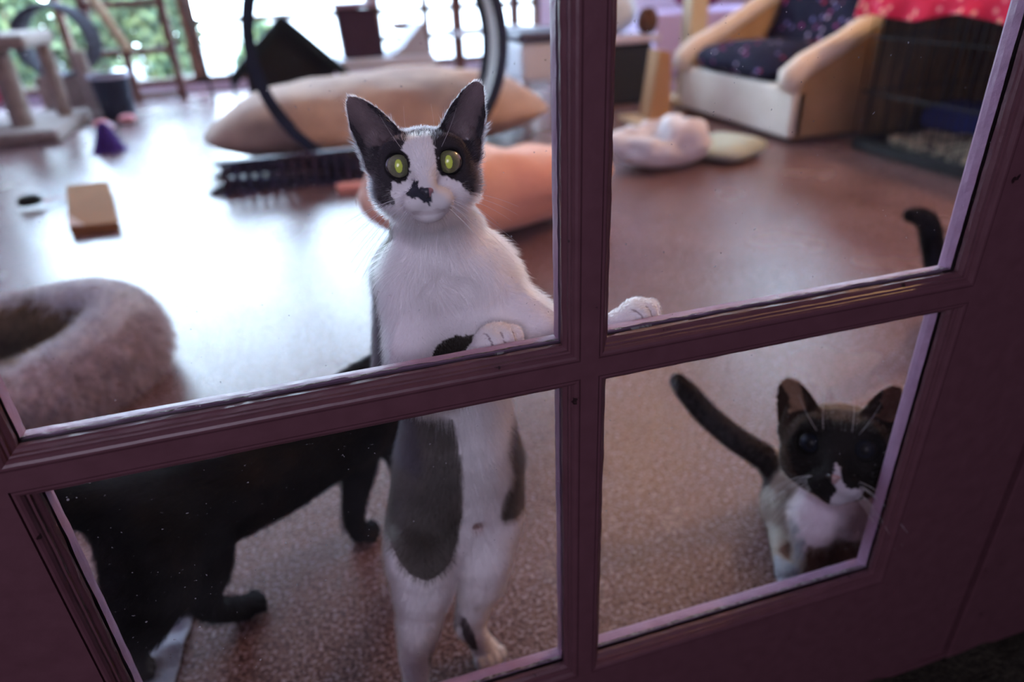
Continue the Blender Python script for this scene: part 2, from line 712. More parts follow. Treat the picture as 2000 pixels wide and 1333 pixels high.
    def mesh(self, smooth=2):
        g = vdb.FloatGrid(0.05)
        g.copyFromArray(np.ascontiguousarray(self.d))
        pts, quads = g.convertToQuads(isovalue=0.0)
        V = np.array(pts, dtype=np.float64) * self.vox + self.lo
        Q = np.array(quads, dtype=np.int64)
        # keep the largest connected island only
        par = np.arange(len(V))
        E = np.concatenate([Q[:, [0, 1]], Q[:, [1, 2]], Q[:, [2, 3]]])
        for _ in range(400):
            old = par.copy()
            a_, b_ = par[E[:, 0]], par[E[:, 1]]
            m = np.minimum(a_, b_)
            np.minimum.at(par, a_, m)
            np.minimum.at(par, b_, m)
            par = par[par]
            if (par == old).all():
                break
        lab, cnt = np.unique(par, return_counts=True)
        big = lab[cnt.argmax()]
        keep = par == big
        Q = Q[keep[Q[:, 0]]]
        idx = -np.ones(len(V), int)
        idx[keep] = np.arange(keep.sum())
        V, Q = V[keep], idx[Q]
        # outward winding
        c = V.mean(0)
        a, b, d = V[Q[:, 0]] - c, V[Q[:, 1]] - c, V[Q[:, 2]] - c
        if (np.cross(a, b) * d).sum() < 0:
            Q = Q[:, ::-1]
        # light laplacian smoothing
        E = np.concatenate([Q[:, [0, 1]], Q[:, [1, 2]], Q[:, [2, 3]], Q[:, [3, 0]]])
        for _ in range(smooth):
            S = np.zeros_like(V)
            N = np.zeros(len(V))
            np.add.at(S, E[:, 0], V[E[:, 1]])
            np.add.at(N, E[:, 0], 1)
            V = V * .5 + (S / np.maximum(N, 1)[:, None]) * .5
        T = np.concatenate([Q[:, [0, 1, 2]], Q[:, [0, 2, 3]]])
        fn = np.cross(V[T[:, 1]] - V[T[:, 0]], V[T[:, 2]] - V[T[:, 0]])
        VN = np.zeros_like(V)
        for i in range(3):
            np.add.at(VN, T[:, i], fn)
        VN /= np.linalg.norm(VN, axis=1)[:, None] + 1e-12
        return V, Q, T, VN


def body_object(name, V, Q, cols, mat, parent):
    off = np.array(ORIGIN[parent.name])
    me = bpy.data.meshes.new(name)
    me.vertices.add(len(V))
    me.vertices.foreach_set('co', (V - off).astype(np.float32).ravel())
    me.loops.add(len(Q) * 4)
    me.loops.foreach_set('vertex_index', Q.astype(np.int32).ravel())
    me.polygons.add(len(Q))
    me.polygons.foreach_set('loop_start', np.arange(0, len(Q) * 4, 4, dtype=np.int32))
    me.polygons.foreach_set('use_smooth', np.ones(len(Q), dtype=bool))
    me.update(calc_edges=True)
    me.validate()
    me.materials.append(mat)
    o = bpy.data.objects.new(name, me)
    COL.objects.link(o)
    o.parent = parent
    set_col(o, cols)
    return o


def inpoly(x, y, poly):
    inside = np.zeros(x.shape, bool)
    n = len(poly)
    for i in range(n):
        x1, y1 = poly[i]
        x2, y2 = poly[(i + 1) % n]
        if y1 == y2:
            continue
        c = ((y1 > y) != (y2 > y)) & (x < (x2 - x1) * (y - y1) / (y2 - y1) + x1)
        inside ^= c
    return inside


def frame_axes(fwd, up=(0, 0, 1), roll=0.0):
    """rows: X (picture right as seen from the front), Y forward (out of the face), Z up"""
    Y = Vector(fwd).normalized()
    X = Y.cross(Vector(up)).normalized() * -1.0
    Z = X.cross(Y) * -1.0
    if Z.z < 0:
        Z = -Z
    q = Matrix.Rotation(roll, 3, Y)
    X, Z = q @ X, q @ Z
    return np.array([X, Y, Z])

# ================================================================== the setting
PAINT = paint_mat()
GLASS = glass_mat(True)
FLOOR = floor_mat()
PLAS = pmat('lavender wall plaster', (0.62, 0.52, 0.68), 0.85, (0.56, 0.46, 0.62), 3.0, bump=.1)
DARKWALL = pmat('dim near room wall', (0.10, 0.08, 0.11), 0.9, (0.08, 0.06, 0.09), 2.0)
WHITEC = pmat('white ceiling paint', (0.75, 0.74, 0.74), 0.9, (0.7, 0.7, 0.7), 2.0)
BROWNFRAME = pmat('brown window wood', (0.20, 0.11, 0.08), 0.5, (0.14, 0.075, 0.055), 12.0)
GLASS2 = glass_mat(False)

fl = MB().box(-3.2, 4.2, 0.045, 6.1, -0.06, 0.0).build('floor', FLOOR)
struct(fl)
nf = MB()
nf.grid(lambda u, v: (-1.7 + 3.6 * u, -2.5 + 2.4995 * v, -0.076 + .006 * float(vnoise(np.array([[u * 3.6, v * 2.4, 0.]]), 40)[0])), 120, 80)
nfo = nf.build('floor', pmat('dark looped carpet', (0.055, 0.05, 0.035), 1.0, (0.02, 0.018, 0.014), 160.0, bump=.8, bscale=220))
struct(nfo)
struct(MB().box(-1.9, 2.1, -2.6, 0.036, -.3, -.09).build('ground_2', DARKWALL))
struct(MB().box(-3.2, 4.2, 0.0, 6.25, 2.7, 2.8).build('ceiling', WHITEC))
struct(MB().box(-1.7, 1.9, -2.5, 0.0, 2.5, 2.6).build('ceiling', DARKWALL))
struct(MB().box(-3.3, -3.2, 0.0, 6.25, -0.06, 2.7).build('wall_left', PLAS))
wr_ = MB()
wr_.box(4.2, 4.3, 0, 4.2, -.06, 2.7).box(4.2, 4.3, 5.5, 6.25, -.06, 2.7).box(4.2, 4.3, 4.2, 5.5, -.06, 1.15).box(4.2, 4.3, 4.2, 5.5, 2.55, 2.7)
struct(wr_.build('wall_right', PLAS))
wb_ = MB()
wb_.box(-3.2, -2.75, 6.1, 6.25, -.06, 2.7).box(2.05, 4.2, 6.1, 6.25, -.06, 2.7).box(-2.75, 2.05, 6.1, 6.25, 2.36, 2.7).box(-2.75, 2.05, 6.1, 6.25, -.06, .06)
struct(wb_.build('wall_back', PLAS))
wf = MB()
wf.box(-3.2, -.60, 0.0, .045, -.06, 2.7).box(.72, 4.2, 0.0, .045, -.06, 2.7).box(-.60, .72, 0.0, .045, 2.13, 2.7)
struct(wf.build('wall_front', PLAS))
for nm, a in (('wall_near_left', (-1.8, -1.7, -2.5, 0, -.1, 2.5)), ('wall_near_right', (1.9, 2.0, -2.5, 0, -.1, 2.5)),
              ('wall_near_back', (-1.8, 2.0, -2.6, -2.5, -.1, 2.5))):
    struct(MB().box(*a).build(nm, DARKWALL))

# garden side windows: each a frame with posts, rails and a pane
def garden_window(n, x0, x1, z0, z1, posts, rails, axis='y', at=6.12, mat=None):
    r = empty('window_%d' % n, (x0 if axis == 'y' else at, at if axis == 'y' else x0, z0))
    struct(r)
    m = MB()
    t = .028

    def bx(a0, a1, c0, c1):
        if axis == 'y':
            m.box(a0, a1, at, at + .07, c0, c1)
        else:
            m.box(at, at + .07, a0, a1, c0, c1)
    for p in [x0 + t, x1 - t] + posts:
        bx(p - t, p + t, z0, z1)
    for q in [z0 + t, z1 - t] + rails:
        bx(x0, x1, q - t * .8, q + t * .8)
    m.build('window_frame', mat or BROWNFRAME, r)
    g = MB()
    if axis == 'y':
        g.box(x0, x1, at + .03, at + .036, z0, z1)
    else:
        g.box(at + .03, at + .036, x0, x1, z0, z1)
    g.build('window_pane', GLASS2, r)


garden_window(1, -2.75, -0.93, .06, 2.36, [-1.84], [])
garden_window(2, -0.93, 0.55, .06, 2.36, [], [.52])
garden_window(3, 0.55, 2.05, .06, 2.36, [1.0, 1.3, 1.62], [.30, .52])
garden_window(4, 4.2, 5.5, 1.15, 2.55, [4.85], [], axis='x', at=4.22)
bb = MB()
bb.box(2.05, 4.2, 6.08, 6.1, 0, .1).box(4.18, 4.2, .05, 6.1, 0, .1)
struct(bb.build('baseboard_back', pmat('white baseboard paint', (.7, .68, .7), .5)))

# ------------------------------------------------------------------ the purple French door
Zc = 0.5                      # height of the muntin crossing
m_, mh_, WL, WR, PH = 0.0076, 0.0079, 0.411, 0.380, 0.3763
door = empty('door_1', (0, 0, -.07))
struct(door, 'purple French door with ten glass panes and worn beading')
DT = 0.036                    # door thickness
rows = [Zc - PH + i * (PH + .0079) for i in range(6)]
# openings between flat faces: (x0, x1, z0, z1)
zs = [(Zc - PH, Zc - mh_)]
z = Zc + mh_
while len(zs) < 5:
    zs.append((z, z + PH - mh_))
    z = z + PH + mh_
top = zs[-1][1]
EDGE_L, EDGE_R = -.515, 0.4905
def rail(name, x0, x1, z0, z1):
    return MB().box(x0, x1, 0, DT, z0, z1).build(name, PAINT, door)
rail('door_stile', EDGE_L, -WL, -.07, top + .11)
rail('door_stile', WR, EDGE_R, -.07, top + .11)
rail('bottom_rail', -WL, WR, -.07, zs[0][0])
rail('top_rail', -WL, WR, top, top + .11)
# vertical muntin runs through, horizontal ones butt into it
rail('muntin', -m_, m_, zs[0][0], top)
for i in range(4):
    rail('muntin', -WL, -m_, zs[i][1], zs[i + 1][0])
    rail('muntin', m_, WR, zs[i][1], zs[i + 1][0])

BEAD = [(0, .0002), (.0004, .0022), (.0010, .0022), (.0013, .0004), (.0030, .0004), (.0048, .0014), (.0062, .0034), (.0068, .0052),
        (.0082, .0056), (.0086, .0078), (.0104, .0094), (.0115, .0108), (.0115, .0147)]
BACK = [(0, DT), (.0008, DT + .0), (.0050, DT), (.0090, DT - .0012), (.0108, DT - .004), (.0117, DT - .010), (.0117, .0185)]


def ring_frame(x0, x1, z0, z1, prof, wear=0.0, seed=0.0):
    m = MB()
    N = 64
    cs = [(x0, z0, 1, 1), (x1, z0, -1, 1), (x1, z1, -1, -1), (x0, z1, 1, -1)]
    v, f = [], []
    K = len(prof)
    for s in range(4):
        a, b = cs[s], cs[(s + 1) % 4]
        for i in range(N + 1):
            t = i / N
            for j, (u, y) in enumerate(prof):
                ax, az = a[0] + a[2] * u, a[1] + a[3] * u
                bx, bz = b[0] + b[2] * u, b[1] + b[3] * u
                x, zz = ax + (bx - ax) * t, az + (bz - az) * t
                if wear and 0 < i < N:
                    w = wear * float(vnoise(np.array([[x + seed, y * 3, zz]]), 90)[0]) * (u / .0115)
                    w += wear * 1.6 * max(0, float(vnoise(np.array([[x + seed, 4.0, zz]]), 35)[0]) - .45) * (u / .0115)
                    nx, nz = [(0, 1), (-1, 0), (0, -1), (1, 0)][s]
                    x += nx * w * .6
                    zz += nz * w * .6
                v.append((x, y, zz))
        base = s * (N + 1) * K
        for i in range(N):
            for j in range(K - 1):
                f.append((base + i * K + j, base + (i + 1) * K + j, base + (i + 1) * K + j + 1, base + i * K + j + 1))
    m.add(v, f)
    return m


LAV = pmat('pale lilac back bead', (.44, .28, .43), .4, (.37, .23, .36), 50.0, bump=.1, spec=.4)  # paler and pinker than the rest of the door, for the back beads
PANES = {}
for ci, (x0, x1) in enumerate(((-WL, -m_), (m_, WR))):
    for ri, (z0, z1) in enumerate(zs):
        near = ri < 2
        ring_frame(x0, x1, z0, z1, BEAD, .0009 if near else 0, ci * 3 + ri * 7.).build('glazing_bead', PAINT, door, smooth=False)
        ring_frame(x0, x1, z0, z1, BACK, .0006 if near else 0, 5 + ci * 3 + ri * 7.).build('back_bead', LAV, door, smooth=False)
        PANES[(ci, ri)] = MB().box(x0 + .008, x1 - .008, .0150, .0180, z0 + .008, z1 - .008).build('glass_pane', GLASS, door)

# dusty putty lines along the foot of the panes
PUT = pmat('dusty grey putty', (.42, .42, .42), .95, (.10, .07, .07), 180.0, bump=.8, bscale=400)
for ri in (0, 1):
    z0 = zs[ri][0]
    for ci, (x0, x1) in enumerate(((-WL, -m_), (m_, WR))):
        m = MB()
        def fnp(u, v, x0=x0, x1=x1, z0=z0):
            x = x0 + .0115 + (x1 - x0 - .023) * u
            h = .0016 + .0012 * float(vnoise(np.array([[x, z0, 1.]]), 160)[0])
            return (x, .0186 + (.0036 + .001 * float(vnoise(np.array([[x, z0, 3.]]), 120)[0])) * v, z0 + .0118 + h * (1 - v) ** .7)
        m.grid(fnp, 180, 5)
        m.build('putty_line', PUT, PANES[(ci, ri)], smooth=True)

# the jamb beside the door, its stop bead and dark gap
jm = MB()
jm.box(EDGE_R + .0035, .535, .004, .045, -.08, 2.13).box(.5385, .72, -.002, .045, -.08, 2.13)
struct(jm.build('trim_1', PAINT, bevel=.0015))
jm = MB()
jm.box(-.56, EDGE_L - .0035, .004, .045, -.08, 2.13).box(-.60, -.5635, -.002, .045, -.08, 2.13)
struct(jm.build('trim_2', PAINT, bevel=.0015))
st = MB().box(-.6, .72, .0365, .046, -.16, .0005).box(-1.7, 1.9, .0, .03, -.16, -.072).box(EDGE_R - .008, .56, .037, .05, -.1, 2.13).box(-.58, EDGE_L + .008, .037, .05, -.1, 2.13)
struct(st.build('trim_3', PAINT))

# ------------------------------------------------------------------ garden beyond the windows
struct(MB().box(-9, 9, 6.26, 13, -.3, -.06).build('ground_1', pmat('pale patio paving', (.55, .52, .47), .9, (.45, .43, .4), 3.0)))
struct(MB().box(-.85, 9, 10.2, 10.4, -.1, 2.6).build('wall_garden', pmat('white garden wall', (.85, .85, .82), .9)))
LEAF = attr_mat('sunlit leaf', .5, trans=.45, spec=.4)


def shrub(loc, r, h, n, seed, label):
    rg = np.random.default_rng(seed)
    root = empty('garden_shrub', loc)
    tag(root, label, 'shrub', 'shrubs behind the garden windows')
    m = MB()
    m.tube([(loc[0], loc[1], loc[2]), (loc[0] + .03, loc[1], loc[2] + h * .5), (loc[0], loc[1], loc[2] + h * .8)], [.05, .035, .015], 8)
    for i in range(5):
        a = rg.uniform(0, 6.28)
        m.tube([(loc[0] + .02, loc[1], loc[2] + h * (.2 + .1 * i)), (loc[0] + r * .7 * math.cos(a), loc[1] + r * .7 * math.sin(a), loc[2] + h * (.35 + .11 * i))], [.022, .008], 6)
    m.build('stem', BROWNFRAME, root)
    v = np.zeros((n * 4, 3))
    cols = np.zeros((n * 4, 3))
    hh = rg.random(n) ** .85
    th = rg.uniform(0, 2 * PI, n)
    rd = r * np.sqrt(rg.random(n)) * (1 - .55 * hh ** 4)
    p = np.stack([loc[0] + rd * np.cos(th), loc[1] + .7 * rd * np.sin(th), loc[2] + .03 + hh * h], 1)
    p += .12 * np.stack([vnoise(p + i * 5, 3.0) for i in range(3)], 1)
    a = rg.normal(0, 1, (n, 3))
    a /= np.linalg.norm(a, axis=1)[:, None]
    b = np.cross(a, rg.normal(0, 1, (n, 3)))
    b /= np.linalg.norm(b, axis=1)[:, None]
    s = rg.uniform(.05, .095, n)[:, None]
    for i, (ka, kb) in enumerate(((-1, 0), (0, -.45), (1, 0), (0, .45))):
        v[i::4] = p + a * s * ka + b * s * kb
    base = np.array([[.13, .19, .11]]) * rg.uniform(.5, 1.6, n)[:, None] + np.array([[.20, .20, .06]]) * (rg.random(n)[:, None] > .6)
    for i in range(4):
        cols[i::4] = base
    o = link_mesh('foliage', v, [(4 * i, 4 * i + 1, 4 * i + 2, 4 * i + 3) for i in range(n)], LEAF, root)
    set_col(o, cols)
    tag(o, kind='stuff')


for _i, (_x, _r, _h, _n, _lab) in enumerate((
        (-4.35, .42, 1.25, 2600, 'leafy green shrub outside the garden window, leftmost of the row'),
        (-3.55, .40, 1.38, 2600, 'tall green shrub outside behind the round hoop bed'),
        (-2.80, .38, 1.22, 2600, 'green shrub outside above the dark bucket'),
        (-2.10, .36, 1.30, 2600, 'yellow-green shrub outside, seen between the ladder rungs'),
        (-1.42, .34, 1.18, 2200, 'green shrub outside between the ladder and the black rods'),
        (-.42, .30, .42, 700, 'low green bush outside at the white garden wall, behind the cat house'))):
    shrub((_x, 8.1 + .12 * (_i % 2), -.06), _r, _h, _n, _i + 1, _lab)

# ================================================================== things in the cat room
def thing(name, loc, label, cat, group=None):
    return tag(empty(name, loc), label, cat, group)


def single(o, label, cat, group=None):
    return tag(o, label, cat, group)


WOOD = pmat('reddish brown wood', (.16, .075, .06), .5, (.11, .05, .045), 9.0)
PALEWOOD = pmat('cream post wood', (.60, .47, .31), .6, (.52, .40, .26), 6.0)
NAVY = pmat('dark navy plastic', (.012, .02, .04), .45)
CREAMCARPET = pmat('cream carpet', (.62, .60, .58), .95, (.5, .48, .47), 60.0, bump=.5)
BEIGEPLUSH = pmat('beige grey plush', (.22, .17, .15), .95, (.30, .25, .22), 25.0, bump=.5, sheen=.3)
BLACKM = pmat('black metal', (.01, .01, .012), .4)
WHITEP = pmat('white plastic', (.62, .64, .70), .5)

# ---- wooden ladder cat stand at the window
lad = thing('wooden_ladder', (-1.2, 5.72, 0), 'reddish brown wooden ladder stand in front of the garden window', 'ladder')
m = MB().box(-1.40, -1.345, 5.70, 5.75, 0, .36)
m.build('leg', WOOD, lad)
MB().box(-1.075, -1.02, 5.70, 5.76, 0, 2.0).build('post', WOOD, lad)
MB().box(-1.60, -1.54, 5.70, 5.76, .33, 2.0).build('post', WOOD, lad)
for zz, a, b in ((.02, -1.42, -1.02), (.335, -1.60, -1.02), (.66, -1.60, -1.02), (.99, -1.60, -1.02), (1.35, -1.6, -1.02)):
    MB().box(a, b, 5.705, 5.755, zz, zz + .045).build('rung', WOOD, lad)
single(MB().tube([(-1.33, 5.62, .38), (-1.42, 5.6, .62), (-1.50, 5.62, .80)], [.032, .036, .032], 12).build('rope_toy', PALEWOOD),
       'pale orange roll leaning on the ladder rung by the window', 'cat toy')

# ---- two slim black rods leaning near the window
for i, dx in enumerate((0, .16)):
    single(MB().tube([(-.80 + dx, 5.45, 0), (-.86 + dx, 5.5, .8), (-.93 + dx, 5.55, 1.9)], .011, 8).build('toy_rod', BLACKM),
           ('slim black rod leaning at the window, next to the ladder', 'slim black rod leaning at the window, beside the pitched-roof cat house')[i],
           'rod', 'black rods by the window')

# ---- beige cat tree at the left
ct = thing('cat_tree', (-1.75, 4.55, 0), 'beige plush cat tree with square perch at the left edge', 'cat tree')
MB().box(-2.35, -1.57, 4.25, 5.1, 0.0, .075, bev=.02).build('base', BEIGEPLUSH, ct)
MB().box(-2.40, -1.60, 4.35, 4.95, .50, .58, bev=.03).build('perch', BEIGEPLUSH, ct)
MB().tube([(-1.80, 4.5, .07), (-1.80, 4.5, .51)], .062, 20).build('post', BEIGEPLUSH, ct)
MB().tube([(-1.66, 4.85, .07), (-1.66, 4.85, .51)], .045, 20).build('post', BEIGEPLUSH, ct)
MB().tube([(-2.28, 4.55, .07), (-2.28, 4.55, .51)], .062, 20).build('post', BEIGEPLUSH, ct)
MB().tube([(-2.05, 4.6, .58), (-2.02, 4.6, 1.3)], .06, 20).build('upper_post', BEIGEPLUSH, ct)
t2 = thing('scratching_post', (-1.55, 5.25, 0), 'short grey brown scratching post on a round base behind the cat tree', 'scratching post')
MB().lathe((-1.55, 5.25, 0), [(0, 0), (.09, 0), (.09, .03), (0, .03)], 28).build('base', BEIGEPLUSH, t2)
MB().tube([(-1.55, 5.25, .03), (-1.58, 5.25, .42)], .045, 16).build('post', BEIGEPLUSH, t2)
single(pillow('pink_cushion', (-2.05, 4.75, .13 + .12), (.20, .13, .13), pmat('pink and white fabric', (.75, .45, .60), .9, (.75, .10, .22), 5.0, lo=.5, hi=.6), wob=.02),
       'pink and white cushion on the base of the beige cat tree', 'cushion')

# ---- hoop bed behind the tree
hp = thing('hoop_bed', (-1.9, 5.45, 0), 'dark round hoop bed standing behind the beige cat tree', 'pet bed')
m = MB()
hc = np.array((-1.7260, 5.4500, 0.4798))
m.grid(lambda u, v: (hc[0] + (.225 + .018 * math.sin(2 * PI * v)) * math.cos(2 * PI * u) + .03 * math.cos(2 * PI * v),
                     hc[1] + .10 * math.cos(2 * PI * v), hc[2] + (.225 + .018 * math.sin(2 * PI * v)) * math.sin(2 * PI * u)), 64, 13, wrap_u=True)
m.build('ring', pmat('dark grey fabric', (.035, .035, .05), .8), hp, smooth=True)
MB().box(hc[0] - .2, hc[0] + .2, 5.36, 5.54, 0, hc[2] - .21, bev=.02).build('base', BEIGEPLUSH, hp)

# ---- dark pot
pt = thing('dark_bucket', (-1.38, 5.02, 0), 'dark tapered bucket standing before the ladder', 'bucket')
MB().lathe((-1.38, 5.02, 0), [(0, .0), (.10, 0), (.12, .26), (.125, .26), (.125, .28), (.108, .28), (.09, .02), (0, .02)], 32).build('bucket_body', NAVY, pt, smooth=False)
MB().lathe((-1.38, 5.02, 0), [(.12, .262), (.133, .262), (.133, .285), (.12, .285), (.12, .262)], 32).build('rim', pmat('pale rim plastic', (.4, .4, .5), .5), pt)

# ---- little things on the floor at the left
pc = thing('purple_cone_toy', (-1.225, 3.85, 0), 'small purple cone toy on the bright floor', 'cat toy')
MB().lathe((-1.225, 3.85, 0), [(0, 0), (.085, 0), (.08, .012), (.030, .13), (.018, .15), (0, .155)], 28).build('cone', pmat('purple felt', (.05, .018, .13), .9), pc)
MB().lathe((-1.225, 3.85, 0), [(0, 0.001), (.095, 0.001), (.095, .006), (0, .006)], 28).build('foot_ring', pmat('purple felt rim', (.07, .03, .17), .9), pc)

CARD = pmat('brown cardboard', (.31, .14, .055), .9, (.27, .12, .045), 5.0, bump=.1)
cb = thing('cardboard_box', (-.97, 2.33, 0), 'brown cardboard box lying on the floor near the purple toy', 'box')
Pq = [np.array(p) for p in ((-1.0554, 2.2924, 0.0000), (-0.8921, 2.2814, 0.0000), (-1.0377, 2.8950, 0.0450), (-1.2036, 2.8939, 0.0450))]
m = MB()
v = [(p[0], p[1], .0) for p in Pq] + [(p[0], p[1], .0 + h) for p, h in zip(Pq, (.035, .035, .05, .05))]
m.add(v, [(3, 2, 1, 0), (4, 5, 6, 7), (0, 1, 5, 4), (1, 2, 6, 5), (2, 3, 7, 6), (3, 0, 4, 7)])
m.build('carton', CARD, cb, bevel=.004)
m = MB()
a, b, c_, d_ = [np.array([p[0], p[1], h + .002]) for p, h in zip(Pq, (.035, .035, .05, .05))]
m.add([tuple(a), tuple(a + (b - a) * .32), tuple(a + (d_ - a) * .26)], [(0, 1, 2)])
m.build('torn_flap', pmat('pale inner cardboard', (.55, .36, .28), .9), cb, thick=.003)

ty = thing('mouse_toy', (-1.31, 2.76, 0), 'tiny dark mouse toy on the floor left of the cardboard box', 'cat toy')
pillow('toy_body', (-1.31, 2.76, .028), (.045, .028, .028), pmat('dark felt', (.02, .03, .03), .95), ty, rot=.5, power=2.0, wob=.004, res=20)
MB().tube([(-1.27, 2.78, .02), (-1.22, 2.81, .02), (-1.19, 2.83, .012)], [.006, .004, .003], 6).build('toy_tail', pmat('red felt', (.3, .05, .05), .9), ty)
single(MB().box(-2.25, -1.72, 3.35, 3.62, 0.0, .03, bev=.01).build('floor_mat', pmat('brown mat', (.13, .07, .07), .9)),
       'thin brown mat at the left edge in front of the cat tree', 'mat')
for i, (x, y, c_) in enumerate(((-1.42, 4.62, (.6, .25, .25)), (-1.28, 4.72, (.75, .35, .38)), (-1.36, 4.5, (.62, .5, .6)))):
    single(pillow('crinkle_toy', (x, y, .03), (.05, .04, .03), pmat('toy fabric', c_, .9), wob=.01, res=20, seed=i),
           ('red crinkle toy beside the cat tree base', 'coral crinkle toy nearest the dark bucket', 'pale mauve crinkle toy in front of the red one')[i], 'cat toy', 'crinkle toys beside the cat tree')

# ---- exercise wheel
wh = thing('cat_treadmill', (-.05, 2.8, 0), 'large dark cat exercise wheel with cream running track', 'cat wheel')
c0 = np.array((0.1942, 2.7200, 0.5356))
c1 = np.array((0.1833, 2.9800, 0.5138))
Rw = .535
ax = (c1 - c0) / np.linalg.norm(c1 - c0)
c1 = c0 + ax * .25
ex = np.array([1, 0, 0]) - ax * ax[0]
ex /= np.linalg.norm(ex)
ez = np.cross(ex, ax)
ez *= np.sign(ez[2])


def ringpt(c, r, th, off):
    return tuple(c + ax * off + (ex * math.cos(th) + ez * math.sin(th)) * r)


m = MB()
prof = [(Rw - .026, 0), (Rw + .022, 0), (Rw + .022, .25), (Rw - .026, .25), (Rw - .026, .238), (Rw + .004, .236), (Rw + .004, .014), (Rw - .026, .012), (Rw - .026, 0)]
m.grid(lambda u, v: ringpt(c0, prof[min(int(round(v * 8)), 8)][0], 2 * PI * u, prof[min(int(round(v * 8)), 8)][1]), 128, 9, wrap_u=True)
m.build('wheel_shell', NAVY, wh)
m = MB()
m.grid(lambda u, v: ringpt(c0, Rw - .003 + (0 if 0 < v < 1 else .008), 2 * PI * u, .014 + .222 * v), 128, 6, wrap_u=True)
m.build('running_track', CREAMCARPET, wh, smooth=True)
bot = c0 - ez * (Rw + .022)
ST = pmat('navy ribbed stand', (.02, .025, .06), .5, (.05, .03, .05), 8.0)
m = MB()
bz = max(bot[2], .02)
yb = bot[1]
m.prism([(-.62, .005), (.30, .005), (.26, .05), (.12, bz + .0), (-.14, bz - .0), (-.52, .06)], 1, yb - .03, yb + .02)
m.build('stand', ST, wh)
m = MB()
m.prism([(-.62, .005), (.30, .005), (.26, .05), (.12, bz), (-.14, bz), (-.52, .06)], 1, yb + .26, yb + .31)
m.build('stand', ST, wh)
for k in range(13):
    x = -.54 + k * .045
    MB().box(x, x + .022, yb - .075, yb - .055, .012, .125).build('slat', ST, wh)
MB().box(-.56, .06, yb - .08, yb - .035, .0, .014).build('slat_rail', ST, wh)
MB().box(-.56, .06, yb - .08, yb - .035, .125, .14).build('slat_rail', ST, wh)
for k, x in enumerate((bot[0] - .16, bot[0] + .16)):
    MB().tube([(x, yb - .01, bot[2] + .03 - .025), (x, yb + .28, bot[2] + .03 - .025)], .02, 12).build('roller', WHITEP, wh)
single(MB().box(-.10, .02, 2.42, 2.50, 0, .03, bev=.008).build('small_toy_block', pmat('salmon foam', (.75, .35, .30), .8)),
       'small salmon pink block on the floor under the cat wheel', 'cat toy')

# ---- big tan floor cushion behind the wheel
TAN = pmat('tan plush weave', (.54, .37, .27), .95, (.38, .25, .20), 7.0, bump=.5, bscale=90, sheen=.2)
single(pillow('floor_cushion', (.21, 3.30, .135), (.87, .44, .205), TAN, power=3.6, pinch=.7, wob=.03, wscale=3.0, flat=.68, rot=.03),
       'huge tan floor cushion behind the big cat wheel', 'cushion')

# ---- peach bed behind the standing cat
pb = pillow('peach_bed', (.385, 1.81, .13), (.44, .25, .135), pmat('peach plush', (.90, .46, .28), .9, (.80, .36, .24), 5.0, bump=.4, bscale=40, sheen=.4), power=2.3, wob=.06, wscale=6.0, flat=.9, rot=.22)
single(pb, 'puffy peach orange pet bed behind the standing cat', 'pet bed')

# ---- dark pitched roof cat house
DK = pmat('dark green grey felt', (.012, .02, .022), .9)
ch = thing('cat_house', (-.15, 4.3, 0), 'dark pitched-roof cat house behind the tan cushion', 'cat house')
apx = np.array((-0.2031, 4.3000, 0.6082))
el = np.array((-0.5596, 4.3000, 0.2896))
er = np.array((0.1493, 4.3000, 0.2604))
m = MB()
t = .035
m.prism([(apx[0], apx[2]), (er[0], er[2]), (er[0] - .02, er[2] - .06), (apx[0], apx[2] - .06), (el[0] + .02, el[2] - .06), (el[0], el[2])], 1, 4.25, 4.52)
m.build('roof', DK, ch)
MB().prism([(el[0] + .09, 0), (er[0] - .09, 0), (er[0] - .09, er[2] + .03), (apx[0], apx[2] - .03), (el[0] + .09, el[2] + .03)], 1, 4.31, 4.33).build('front_wall', pmat('dark olive board', (.018, .018, .018), .9), ch)
MB().box(el[0] + .12, el[0] + .14, 4.33, 4.5, 0, el[2]).build('side_wall', DK, ch)
MB().box(er[0] - .14, er[0] - .12, 4.33, 4.5, 0, er[2]).build('side_wall', DK, ch)

# ---- white low table with things on it
tb = thing('low_table', (.6, 4.75, 0), 'low white table behind the tan cushion', 'table')
ta, tc_ = np.array((0.1142, 4.6000, 0.3021)), np.array((0.7353, 4.6000, 0.2587))
MB().box(ta[0], tc_[0] + .02, 4.55, 5.05, ta[2] - .07, ta[2], bev=.01).build('tabletop', WHITEP, tb)
for x in (ta[0] + .05, tc_[0] - .05):
    for y in (4.6, 5.0):
        MB().box(x - .02, x + .02, y - .02, y + .02, 0, ta[2] - .07).build('leg', WHITEP, tb)
wd0, wd1 = np.array((0.4428, 4.6200, 0.3356)), np.array((0.7091, 4.6200, 0.3179))
single(MB().prism([(wd0[0], ta[2]), (wd1[0] + .03, ta[2]), (wd1[0] - .01, ta[2] + .20), (wd0[0] + .10, ta[2] + .045)], 1, 4.6, 4.95).build('wedge_scratcher', pmat('grey white board', (.42, .42, .46), .7), bevel=.006),
       'light grey wedge scratcher on the low white table', 'cat scratcher')
b0, b1, b2, b3 = [np.array(p) for p in ((0.1389, 4.6200, 0.4062), (0.4270, 4.6200, 0.3751), (0.3948, 4.6200, 0.5950), (0.1414, 4.6200, 0.6081))]
bx = thing('fabric_bin', (.2, 4.6, 0), 'dark maroon fabric bin on the low white table', 'bin')
MB().prism([(b0[0] + .02, ta[2]), (b1[0], ta[2]), (b2[0], b2[2]), (b3[0], b3[2])], 1, 4.62, 4.86).build('bin_body', pmat('maroon felt', (.045, .02, .035), .9), bx, bevel=.01)
